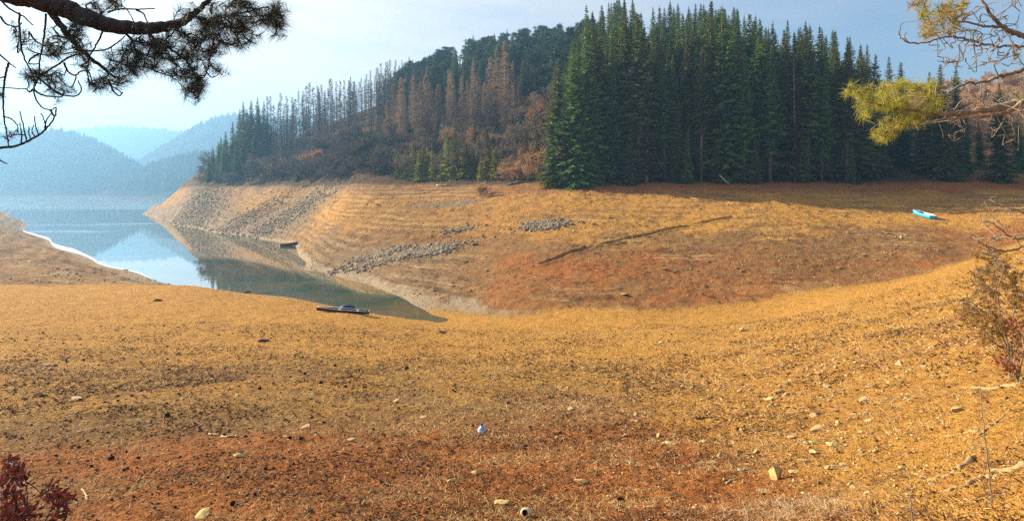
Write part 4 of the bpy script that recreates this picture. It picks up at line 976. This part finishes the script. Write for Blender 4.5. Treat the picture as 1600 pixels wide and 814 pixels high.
# sticks and driftwood
M_STK = [plain('bleached driftwood', (.55, .44, .3), (.38, .29, .19), 20, .9, .4), plain('dark rotten stick', (.09, .055, .035), (.05, .03, .02), 20, .9, .4)]
def stick(px0, py0, px1, py1, r, mi, label, name='stick', cat='stick'):
    a, b = ground_at(px0, py0), ground_at(px1, py1); mb = MB(); n = 7; t = np.linspace(0, 1, n)[:, None]
    c = a*(1-t)+b*t; rn = np.random.default_rng(int(px0*7+py0)); c[:, :2] += rn.normal(0, r*1.1, (n, 2)); c[:, 2] = height(c[:, 0], c[:, 1])+r*.7; cc = c.mean(0)
    c = c-cc; mb.tube(c, np.linspace(r, r*.5, n)*rn.uniform(.75, 1.2, n), 7)
    k = c[3]; mb.tube([k, k+np.array([.4, .3, .35])*np.linalg.norm(b-a)*.25], [r*.5, r*.25], 5)
    o = mb.build(name, M_STK[mi], None, True); o.location = cc; tag(o, label, cat, 'sticks and driftwood')
for l in ((328,679,344,680,.022,0,'left one of two pale driftwood pieces on the red soil at left'),(348,683,369,683,.025,0,'right one of two pale driftwood pieces on the red soil at left'),(50,579,80,586,.03,1,'dark stick with pale stones at far left'),(108,621,128,621,.02,1,'dark stick behind the oblong pale stone at far left'),
          (1135,757,1150,748,.012,0,'pale stick pointing up the slope at lower right'),(1155,735,1172,734,.014,0,'curved pale stick above the pale pointing stick'),(1040,713,1060,712,.012,1,'dark stick on the middle right slope'),(805,700,850,702,.009,1,'thin dark twig on the red soil right of the bottle'),(128,765,138,782,.01,0,'thin pale bent twig near the red leaved shrub'),
          (1090,654,1120,652,.02,1,'dark root like stick on the right slope below the stone heap'),(845,400,842,402,.05,1,'short stub beside the ditch')) [:-1]:
    stick(*l)
stick(640, 661, 690, 668, .008, 1, 'thin dark twig on the soil left of the bottle')

# fine litter nobody could count
def litter(name, label, cat, cnt, seed, L, wd, mat, r0, r1, pmask=None, tilt=.25):
    rng = np.random.default_rng(seed); a = rng.uniform(-.78, .78, cnt); r = np.exp(rng.uniform(math.log(r0), math.log(r1), cnt))
    x = r*np.sin(a); y = r*np.cos(a)
    k = (1-farm(x, y)) > .5
    if pmask is not None: k &= rng.random(cnt) < pmask(x, y)
    x, y, r = x[k], y[k], r[k]; n = len(x); z = height(x, y)
    g = np.clip(r/9, .8, 2.6)
    th = rng.uniform(0, 6.28, n); l = rng.uniform(*L, n)*g; up = np.abs(rng.normal(0, tilt, n))
    P0 = np.stack([x, y, z+.004], 1); P1 = P0+np.stack([np.cos(th)*l, np.sin(th)*l, l*up], 1)
    mb = MB(); mb.needles(P0, P1, wd*g*rng.uniform(.6, 1.3, n), rng); o = mb.build(name, mat); tag(o, label, cat, kind='stuff'); return o
patch = lambda x, y: np.clip(.18+1.6*sstep(-.02, .25, fbm(x/1.3, y/1.3, 91, 4)), 0, 1)
litter('dry_grass', 'short dry straw coloured grass litter over the near slope', 'dry grass', 150000, 1, (.035, .12), .009, plain('dry straw', (.56, .4, .19), (.4, .25, .1), 6, .9, trans=.2), 3, 44, patch, .35)
litter('leaf_litter', 'dark brown plant litter scattered over the near slope', 'litter', 130000, 2, (.02, .085), .016, plain('dark plant litter', (.12, .056, .026), (.055, .028, .016), 6, .9), 3, 46, lambda x, y: np.clip(.1+2.6*sstep(-.05, .3, fbm(x/2.2, y/2.2, 92, 4)), 0, 1), .4)
litter('dry_needles', 'rust coloured fallen needles over the near slope', 'needles', 60000, 4, (.03, .08), .008, plain('rusty fallen needles', (.33, .13, .04), (.22, .08, .03), 6, .9), 3, 30, None, .2)
litter('leaf_litter', 'dark flecks of dead weeds along the crest of the near bank', 'litter', 30000, 12, (.018, .055), .012, plain('dead weeds', (.15, .075, .03), (.07, .035, .018), 6, .9), 25, 66, lambda x, y: np.clip(.05+2.4*sstep(.0, .3, fbm(x/4, y/3, 93, 4)), 0, 1), .5)
litter('dry_grass', 'pale grass flecks along the crest of the near bank', 'dry grass', 26000, 13, (.018, .06), .008, plain('pale crest grass', (.62, .42, .15), (.45, .27, .08), 6, .9), 25, 66, None, .6)
tg = lambda x, y: np.clip(1.3*np.exp(-(((x-1.35*(y/3.2))/.55)**2))*sstep(7, 4, y), 0, 1)
x0, y0 = xy(1225, 796)
tf = lambda x, y: np.exp(-(((x-x0)/.55)**2+((y-y0)/.35)**2))
x1, y1 = xy(930, 745)
tf2 = lambda x, y: .8*np.exp(-(((x-x1)/.5)**2+((y-y1)/.25)**2))
litter('grass_tuft', 'tangled bleached grass tuft at the bottom edge right of centre', 'dry grass', 160000, 6, (.05, .13), .005, plain('bleached grass', (.6, .46, .28), (.42, .3, .17), 6, .9, trans=.2), 3, 8, tf, .6)
def pebbles(name, label, cnt, seed, mat, fn, smin, smax, dens=None):
    rng = np.random.default_rng(seed); x, y = fn(rng, cnt)
    if dens is not None:
        k = rng.random(len(x)) < dens(x, y); x, y = x[k], y[k]
    n = len(x); z = height(x, y); k = z > .02; x, y, z = x[k], y[k], z[k]; n = len(x)
    s = rng.uniform(0, 1, n)**2.2*(smax-smin)+smin
    if smax < .1: s = s*np.clip(np.hypot(x, y)/8, .7, 3)
    O = np.array([(1, 0, 0), (0, 1, 0), (-1, 0, 0), (0, -1, 0), (0, 0, .75), (0, 0, -.5)], float)
    V = O[None]*(1+rng.normal(0, .22, (n, 6, 1))); V = V*np.stack([rng.uniform(.4, .8, n), rng.uniform(.4, .8, n), rng.uniform(.3, .7, n)], -1)[:, None]*s[:, None, None]
    th = rng.uniform(0, 6.28, n); c, q = np.cos(th)[:, None], np.sin(th)[:, None]
    V = np.stack([V[..., 0]*c-V[..., 1]*q, V[..., 0]*q+V[..., 1]*c, V[..., 2]], -1)+np.stack([x, y, z+s*.12], 1)[:, None]
    T = np.array([(0, 1, 4), (1, 2, 4), (2, 3, 4), (3, 0, 4), (1, 0, 5), (2, 1, 5), (3, 2, 5), (0, 3, 5)])
    mb = MB(); mb.add(V.reshape(-1, 3), (T[None]+6*np.arange(n)[:, None, None]).reshape(-1, 3)); o = mb.build(name, mat); tag(o, label, 'gravel', kind='stuff')
def polar(r0, r1):
    def f(rng, c):
        a = rng.uniform(-.78, .78, c); r = np.exp(rng.uniform(math.log(r0), math.log(r1), c)); return r*np.sin(a), r*np.cos(a)
    return f
def blob(*L):
    def f(rng, c):
        xs, ys = [], []
        tot = sum(a*b for _, a, b, _ in L)
        for (cx, cy), a, b, rot in L:
            m = int(c*a*b/tot); u = rng.normal(0, .55, (m, 2))*(1+1.1*rng.random((m, 1))**4)*[a, b]; t = math.radians(rot)
            xs.append(cx+u[:, 0]*math.cos(t)-u[:, 1]*math.sin(t)); ys.append(cy+u[:, 0]*math.sin(t)+u[:, 1]*math.cos(t))
        return np.concatenate(xs), np.concatenate(ys)
    return f
MP = plain('pale pebbles', (.5, .38, .2), (.3, .2, .1), 3, .9)
near = lambda x, y: (1-farm(x, y))*np.clip(.25+.75*sstep(-3, 5, x), 0, 1)*np.clip(.4+2.5*fbm(x/1.2, y/1.2, 95, 3), 0, 1)
pebbles('gravel', 'pale pebbles strewn over the near slope', 16000, 1, MP, polar(3, 45), .012, .045, near)
pebbles('gravel', 'dark clods strewn over the near slope', 15000, 2, plain('dark clods', (.11, .055, .028), (.06, .03, .018), 3, .9), polar(3, 45), .012, .05, lambda x, y: (1-farm(x, y))*.6)
MG = plain('grey rubble', (.29, .225, .155), (.13, .1, .07), .8, .95)
F_ = lambda p, q: xy(p, q, 56)
pebbles('rubble', 'grey stone rubble banks on the far slope', 11000, 3, MG, blob((F_(620,401), 5.0, 1.3, 8), (F_(592,399), 2.6, 1.1, 0), (F_(665,394), 2.6, 1.3, 20), (F_(715,360), 1.5, 1.0, 0), (F_(850,352), 2.2, 1.6, 0)), .08, .62)
pebbles('rubble', 'grey stony ground above the far shore', 11000, 4, MG, blob((xy(440,345,100), 13, 9, 30), (xy(400,335,110), 12, 7, 50), (xy(310,325,150), 26, 7, -60)), .12, .6)
pebbles('rubble', 'small stones scattered over the far slope', 15000, 5, plain('brown stones', (.3, .2, .11), (.15, .09, .05), .8, .95), lambda rng, c: (rng.uniform(-60, 75, c), rng.uniform(48, 118, c)), .06, .32, lambda x, y: farm(x, y)*(base(x, y) < 12)*np.clip(.3+2.5*fbm(x/6, y/6, 97, 3), 0, 1))
pebbles('gravel', 'pale shingle along the far water line', 7000, 6, plain('pale shingle', (.48, .4, .29), (.3, .24, .16), 1, .95), lambda rng, c: (rng.uniform(-48, 2, c), rng.uniform(54, 125, c)), .05, .22, lambda x, y: (base(x, y) < .75)*(base(x, y) > .02)*farm(x, y))
litter2 = np.random.default_rng(8)
n = 52000; x = litter2.uniform(-70, 85, n); y = litter2.uniform(48, 122, n); k = (farm(x, y) > .6)*(base(x, y) > .9)*(base(x, y) < 12.5)*(litter2.random(n) < np.clip(.35+2.2*fbm(x/5, y/5, 98, 4), 0, 1)) > 0
x, y = x[k], y[k]; n = len(x); P0 = np.stack([x, y, height(x, y)-.02], 1)
mb = MB(); mb.needles(P0, P0+np.stack([litter2.normal(0, .12, n), litter2.normal(0, .12, n), litter2.uniform(.06, .24, n)], 1), .14, litter2)
o = mb.build('dry_grass', plain('far dry grass', (.4, .25, .09), (.24, .13, .05), .6, .95, trans=.15)); tag(o, 'short dry grass and weed stubble on the far slope', 'dry grass', kind='stuff')

# ------------------------------------------------------------------ boats and odds and ends
def hull(L, Bm, Hh, bow=.35, stern=.8, th=.05, rake=.12, ns=15):
    """open hull along +X (bow at +X): returns outer shell, inner shell and rim; keel flat, sides flared"""
    S = np.linspace(0, 1, ns); out = []; inn = []
    for s in S:
        hb = Bm/2*(stern+(1-stern)*math.sin(min(s/.45, 1)*math.pi/2)) if s < .45 else Bm/2*max(.03, math.cos(((s-.45)/.55)*math.pi/2)**.7)
        sh = Hh*(1+.35*max(0, s-.5)**1.5*2); k = rake*max(0, s-.7)**2*6*Hh
        x = (s-.5)*L
        for arr, d in ((out, 0), (inn, th)):
            h = max(.012, hb-d); zb = k+d; xx = x+(d if s == 0 else (-d*1.5 if s == 1 else 0))
            arr.append([(xx, -h, sh), (xx, -h*.86, zb+.45*(sh-zb)), (xx, -h*.66, zb), (xx, h*.66, zb), (xx, h*.86, zb+.45*(sh-zb)), (xx, h, sh)])
    out = np.array(out); inn = np.array(inn); n = ns
    def grid(A, flip):
        idx = np.arange(n*6).reshape(n, 6); q = np.stack([idx[:-1, :-1], idx[1:, :-1], idx[1:, 1:], idx[:-1, 1:]], -1).reshape(-1, 4)
        return q[:, ::-1] if flip else q
    o = MB(); o.add(out.reshape(-1, 3), None, grid(out, False)); o.add(out[0], [(0, 1, 2), (0, 2, 3), (0, 3, 5), (3, 4, 5)])
    i = MB(); i.add(inn.reshape(-1, 3), None, grid(inn, True)); i.add(inn[0], [(2, 1, 0), (3, 2, 0), (5, 3, 0), (5, 4, 3)])
    r = MB()
    for sd in (0, 5):
        c = (out[:, sd]+inn[:, sd])/2+[0, 0, .008]; r.tube(c, th*.62, 6)
    r.tube([(out[0, 0]+inn[0, 0])/2, (out[0, 5]+inn[0, 5])/2], th*.6, 6)
    return o, i, r, out, inn
def boat(name, label, pa, pb, Bm, Hh, mo, mi_, mr, dmin=2.2, seats=2, deck=None, mseat=None, sink=0.0, stern=.8, group=None):
    """bow towards pixel pa, stern at pixel pb"""
    A = np.array(hit(*pa, dmin)); Bp = np.array(hit(*pb, dmin)); d = A-Bp; L = float(np.linalg.norm(d[:2])); L = max(L, 3.2)
    c = (A+Bp)/2; yaw = math.atan2(d[1], d[0])
    z0, z1 = [max(0, zat(c[0]+k*.38*L*math.cos(yaw), c[1]+k*.38*L*math.sin(yaw))) for k in (-1, 1)]
    r = empty(name, (c[0], c[1], max((z0+z1)/2, zat(c[0], c[1]))-sink)); r.rotation_euler = (0, -math.atan2(z1-z0, .76*L), yaw); tag(r, label, 'boat', group)
    o, i, rm, out, inn = hull(L, Bm, Hh, stern=stern)
    o.build('hull', mo, r, False); i.build('lining', mi_, r, False); rm.build('gunwale', mr, r, True)
    for k in range(seats):
        x = (-.28+.34*k)*L; hb = Bm*.40; s = MB(); s.box(x-.12, x+.12, -hb, hb, Hh*.66, Hh*.66+.03); s.build('seat', mseat or mr, r)
    if deck:
        j = [q for q in range(len(out)) if q/(len(out)-1) > .58]; V = []
        for q in j: V += [out[q, 0]+[0, 0, .012], (out[q, 0]+out[q, 5])/2+[0, 0, .07], out[q, 5]+[0, 0, .012]]
        mb = MB(); m_ = len(j); idx = np.arange(m_*3).reshape(m_, 3); mb.add(np.array(V), None, np.stack([idx[:-1, :-1], idx[1:, :-1], idx[1:, 1:], idx[:-1, 1:]], -1).reshape(-1, 4)); mb.build('foredeck', deck, r)
    return r, L
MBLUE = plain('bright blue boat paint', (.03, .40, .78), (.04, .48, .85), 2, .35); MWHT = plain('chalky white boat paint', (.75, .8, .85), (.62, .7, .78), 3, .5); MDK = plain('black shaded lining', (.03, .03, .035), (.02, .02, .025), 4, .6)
MPALE = plain('pale blue boat lining', (.12, .42, .74), (.2, .5, .8), 3, .5)
br, bl = boat('rowing_boat', 'bright blue rowing boat stranded on the dry golden slope at right', (1426,333), (1457,343), 1.25, .46, MBLUE, MPALE, MWHT, 70, 1, MBLUE, MWHT)
s = MB(); s.box(-.06*bl, .09*bl, -.46, .46, .1, .3); s.build('cockpit_shade', MDK, br)  # black block painted as the darkness inside the open cockpit
s = MB(); s.box(-.46*bl, -.22*bl, -.46, .46, .34, .38); s.build('stern_seat', MWHT, br)
MBLK = plain('shade black boat planks', (.03, .028, .027), (.015, .015, .016), 6, .6); MWD = plain('bleached boat rim', (.62, .57, .5), (.45, .4, .34), 6, .8)  # hull black holds the shadow on the side turned from the sun
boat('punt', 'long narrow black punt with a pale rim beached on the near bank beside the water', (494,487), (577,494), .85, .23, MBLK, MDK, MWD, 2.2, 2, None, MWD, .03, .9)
MBR = plain('weathered brown boat planks', (.12, .07, .045), (.07, .04, .03), 5, .8)
boat('rowing_boat', 'dark brown wooden rowing boat at the far water line, bow on the shingle', (466,380), (437,385), 1.2, .5, MBR, MBR, plain('worn brown rim', (.2, .13, .09), None, 5), 70, 2, None, None, .1)
h = hit(438, 386, 70); mb = MB(); mb.tube([(0, 0, -.8), (.03, 0, .4), (.02, .02, 1.25)], [.05, .045, .04], 6); o = mb.build('mooring_stake', M_PALE, None, True); o.location = (h[0]-.5, h[1]-.4, 0); tag(o, 'pale wooden stake in the water at the stern of the brown rowing boat', 'stake')
# bundle by the punt
h = ground_at(543, 485); import bmesh
def lump(seed, sq, amp=.12, sub=3):
    bm = bmesh.new(); bmesh.ops.create_icosphere(bm, subdivisions=sub, radius=.5); rn = np.random.default_rng(seed); f = rn.normal(0, 2.6, (5, 3)); ph = rn.uniform(0, 6, 5)
    V = np.array([v.co[:] for v in bm.verts]); V *= (1+amp*np.sin(V@f.T*2+ph).sum(1)/2)[:, None]
    T = np.array([[v.index for v in q.verts] for q in bm.faces]); bm.free(); mb = MB(); mb.add(V*np.array(sq), T); return mb
r = empty('bundle', tuple(h)); r.rotation_euler.z = .3; tag(r, 'small dark blue tarpaulin bundle lying behind the middle of the black punt', 'bundle')
mb = lump(5, (1.15, .6, .62)); mb.v[0][:, 2] += .22; mb.build('tarpaulin', plain('dark blue tarpaulin', (.03, .06, .15), (.02, .03, .06), 4, .5), r, True)
mb = lump(6, (.5, .4, .4)); mb.v[0] += np.array([-.45, -.25, .16]); mb.build('cloth', plain('pale blue cloth', (.3, .42, .62), (.2, .28, .45), 4, .7), r, True)
# bottle
def lathe(prof, sides=20):
    mb = MB(); n = len(prof); an = np.arange(sides)*2*math.pi/sides
    V = np.array([[(r*math.cos(a), r*math.sin(a), z) for a in an] for r, z in prof]).reshape(-1, 3)
    q = [(i*sides+k, i*sides+(k+1) % sides, (i+1)*sides+(k+1) % sides, (i+1)*sides+k) for i in range(n-1) for k in range(sides)]
    mb.add(V, None, q); return mb
h = ground_at(753, 676); S = 15/F*h[1]/.24
r = empty('bottle', tuple(h)); r.scale = (S*1.5, S*1.5, S); r.rotation_euler = (.06, -.05, .4); tag(r, 'pale blue crumpled plastic bottle with dark blue cap standing on the brown slope', 'bottle')
m = bpy.data.materials.new('pale blue translucent plastic'); t = NT(m); p = t.n('ShaderNodeBsdfPrincipled', {'Base Color': (.28, .46, .85, 1), 'Roughness': .2, 'Transmission Weight': .25, 'IOR': 1.4}); t.out(p)
lathe([(0, 0), (.055, 0), (.066, .012), (.068, .04), (.062, .05), (.068, .06), (.067, .10), (.056, .135), (.036, .165), (.021, .185), (.017, .2), (.017, .21)]).build('body', m, r, True)
lathe([(.02, .203), (.021, .204), (.021, .232), (.018, .238), (0, .238)]).build('cap', plain('dark blue cap', (.015, .02, .16), (.02, .03, .2), 8, .4), r, True)
lathe([(.0685, .064), (.0692, .066), (.0685, .098), (.068, .1)]).build('label_band', plain('white paper band', (.8, .82, .85), (.7, .74, .8), 8, .6), r, True)
# pipe piece
h = ground_at(822, 808); S = 7.4/F*h[1]
r = empty('pipe', (h[0], h[1], h[2]+S*1.0)); r.rotation_euler = (math.radians(-26), 0, math.radians(-14)); tag(r, 'short cream pipe piece with open end facing the viewer on the red soil', 'pipe')
a = np.arange(24)*2*math.pi/24
def ring(rad, y): return np.stack([rad*np.cos(a), 0*a+y, rad*np.sin(a)], 1)
V = np.vstack([ring(S, -S*1.2), ring(S, S*1.6), ring(S*.64, S*1.6), ring(S*.64, -S*1.2)]); q = [(i*24+k, i*24+(k+1) % 24, ((i+1) % 4)*24+(k+1) % 24, ((i+1) % 4)*24+k) for i in (0, 1, 3) for k in range(24)]
mb = MB(); mb.add(V, None, q); mb.build('tube_wall', plain('cream pipe', (.72, .6, .42), (.6, .47, .3), 14, .6), r, False)
V = np.vstack([ring(S*.635, S*1.58), ring(S*.635, -S*1.15)]); mb = MB(); mb.add(V, None, [(k, (k+1) % 24, 24+(k+1) % 24, 24+k) for k in range(24)]); V = ring(S*.63, S*1.2); mb.add(np.vstack([V, V.mean(0)]), [((k+1) % 24, k, 24) for k in range(24)]); mb.build('lining', plain('rusty soil inside the pipe', (.4, .16, .04), (.25, .1, .03), 14, .9), r)
# logs below the wood edge
for i, (p0, p1, rad, mt, lb) in enumerate((((793,291),(832,292), .22, 1, 'dark fallen log at the wood edge below the tan shrubs'), ((818,287),(850,289), .16, 1, 'shorter dark log behind the fallen log at the wood edge'), ((682,289),(700,292), .2, 0, 'pale broken log at the wood edge left of the lone shrub'), ((1124,258),(1140,268), .1, 0, 'thin pale fallen trunk leaning at the foot of the spruce stand'))):
    a = W(*p0, 0)
    D = {0: 119, 1: 121, 2: 131, 3: 109}[i]
    A = np.array(W(p0[0], p0[1], D)); Bq = np.array(W(p1[0], p1[1], D-1)); A[2] = zat(A[0], A[1])+rad*.7+(1.6 if i == 3 else 0); Bq[2] = zat(Bq[0], Bq[1])+rad*.7
    c = (A+Bq)/2; mb = MB(); t_ = np.linspace(0, 1, 6)[:, None]; pts = (A-c)*(1-t_)+(Bq-c)*t_; mb.tube(pts, np.linspace(rad, rad*.6, 6), 8)
    for q in (1, 2, 4): mb.tube([pts[q], pts[q]+np.array([rg.uniform(-.5, .5), -.3, rg.uniform(.4, .9)])], [rad*.3, rad*.1], 5)
    o = mb.build('fallen_log', M_STK[mt], None, True); o.location = c; tag(o, lb, 'log', 'fallen logs at the wood edge')
# ------------------------------------------------------------------ air, light, sky, camera
hz = MB(); hz.box(-2600, 2600, -260, 2480, -22, 236)
m = bpy.data.materials.new('blue winter haze'); t = NT(m)
v = t.n('ShaderNodeVolumePrincipled', {'Color': (.27, .57, 1.0, 1), 'Density': HAZE, 'Anisotropy': .5})
t.out(None, v)
m.cycles.volume_sampling = 'DISTANCE'; m.cycles.homogeneous_volume = True
o = hz.build('haze', m); tag(o, 'thin blue winter haze over the lake and hills', 'haze', kind='stuff')

SUN_AZ, SUN_EL = math.radians(-68), math.radians(25.5)
sd = Vector((math.sin(SUN_AZ)*math.cos(SUN_EL), math.cos(SUN_AZ)*math.cos(SUN_EL), math.sin(SUN_EL)))
L = bpy.data.lights.new('sun', 'SUN'); L.energy = 5; L.angle = math.radians(.5); L.color = (1, .86, .62)
so = bpy.data.objects.new('sun', L); COL.objects.link(so); so.rotation_euler = sd.to_track_quat('Z', 'Y').to_euler()

w = bpy.data.worlds.new('World'); SC.world = w; w.use_nodes = True; t = NT(w)
tc = t.n('ShaderNodeTexCoord')
sky = t.n('ShaderNodeTexSky', sky_type='NISHITA', sun_disc=False, sun_elevation=SUN_EL, sun_rotation=SUN_AZ, air_density=1.0, dust_density=.6, ozone_density=1.5)
dv = (tc, 'Generated')
sp = t.n('ShaderNodeSeparateXYZ', {0: dv})
# thin cirrus: denser towards the low sun, stretched along the horizon
mp = t.n('ShaderNodeMapping', {'Vector': dv, 'Scale': (1.6, 1.6, 7.0), 'Rotation': (0, .12, 0)})
c1 = t.noise(mp, 1.6, 7, .58)
mp2 = t.n('ShaderNodeMapping', {'Vector': dv, 'Scale': (3, 3, 16), 'Rotation': (0, -.2, .4)})
c2 = t.noise(mp2, 2.2, 6, .6)
sv = t.n('ShaderNodeVectorMath', {0: dv, 1: tuple(sd)}, operation='DOT_PRODUCT')
near = t.mr((sv, 'Value'), .1, .85)
cl = t.ma('ADD', t.ma('MULTIPLY', t.mr(c1, .38, .72), .55), t.ma('MULTIPLY', t.mr(c2, .4, .75), .3))
cl = t.ma('ADD', t.ma('MULTIPLY', cl, t.ma('ADD', t.ma('MULTIPLY', near, .95), .36)), t.ma('MULTIPLY', near, .95), clamp=True)
col = t.mix(cl, sky, (CLOUD, CLOUD*.9, CLOUD*.81))
bg = t.n('ShaderNodeBackground', {'Color': col, 'Strength': SKYS})
o = t.n('ShaderNodeOutputWorld'); t.t.links.new(bg.outputs[0], o.inputs[0])

cam = bpy.data.cameras.new('camera'); co_ = bpy.data.objects.new('camera', cam); COL.objects.link(co_)
co_.location = (0, 0, EYE); co_.rotation_euler = (math.pi/2, 0, 0)
cam.sensor_width = 36; cam.lens = 18*F/800; cam.shift_y = -(407-HZ)/1600; cam.clip_start = .05; cam.clip_end = 20000
SC.camera = co_
SC.view_settings.view_transform = 'Standard'; SC.view_settings.look = 'None'; SC.view_settings.gamma = 1; SC.view_settings.exposure = EXPO
SC.view_settings.use_curve_mapping = False
c = SC.cycles
c.max_bounces = 5; c.diffuse_bounces = 2; c.glossy_bounces = 2; c.transmission_bounces = 3; c.volume_bounces = 0; c.transparent_max_bounces = 6
c.use_denoising = DEN; c.denoiser = 'OPENIMAGEDENOISE'; c.denoising_input_passes = 'RGB_ALBEDO_NORMAL'; c.denoising_prefilter = 'ACCURATE'
c.sample_clamp_indirect = 6
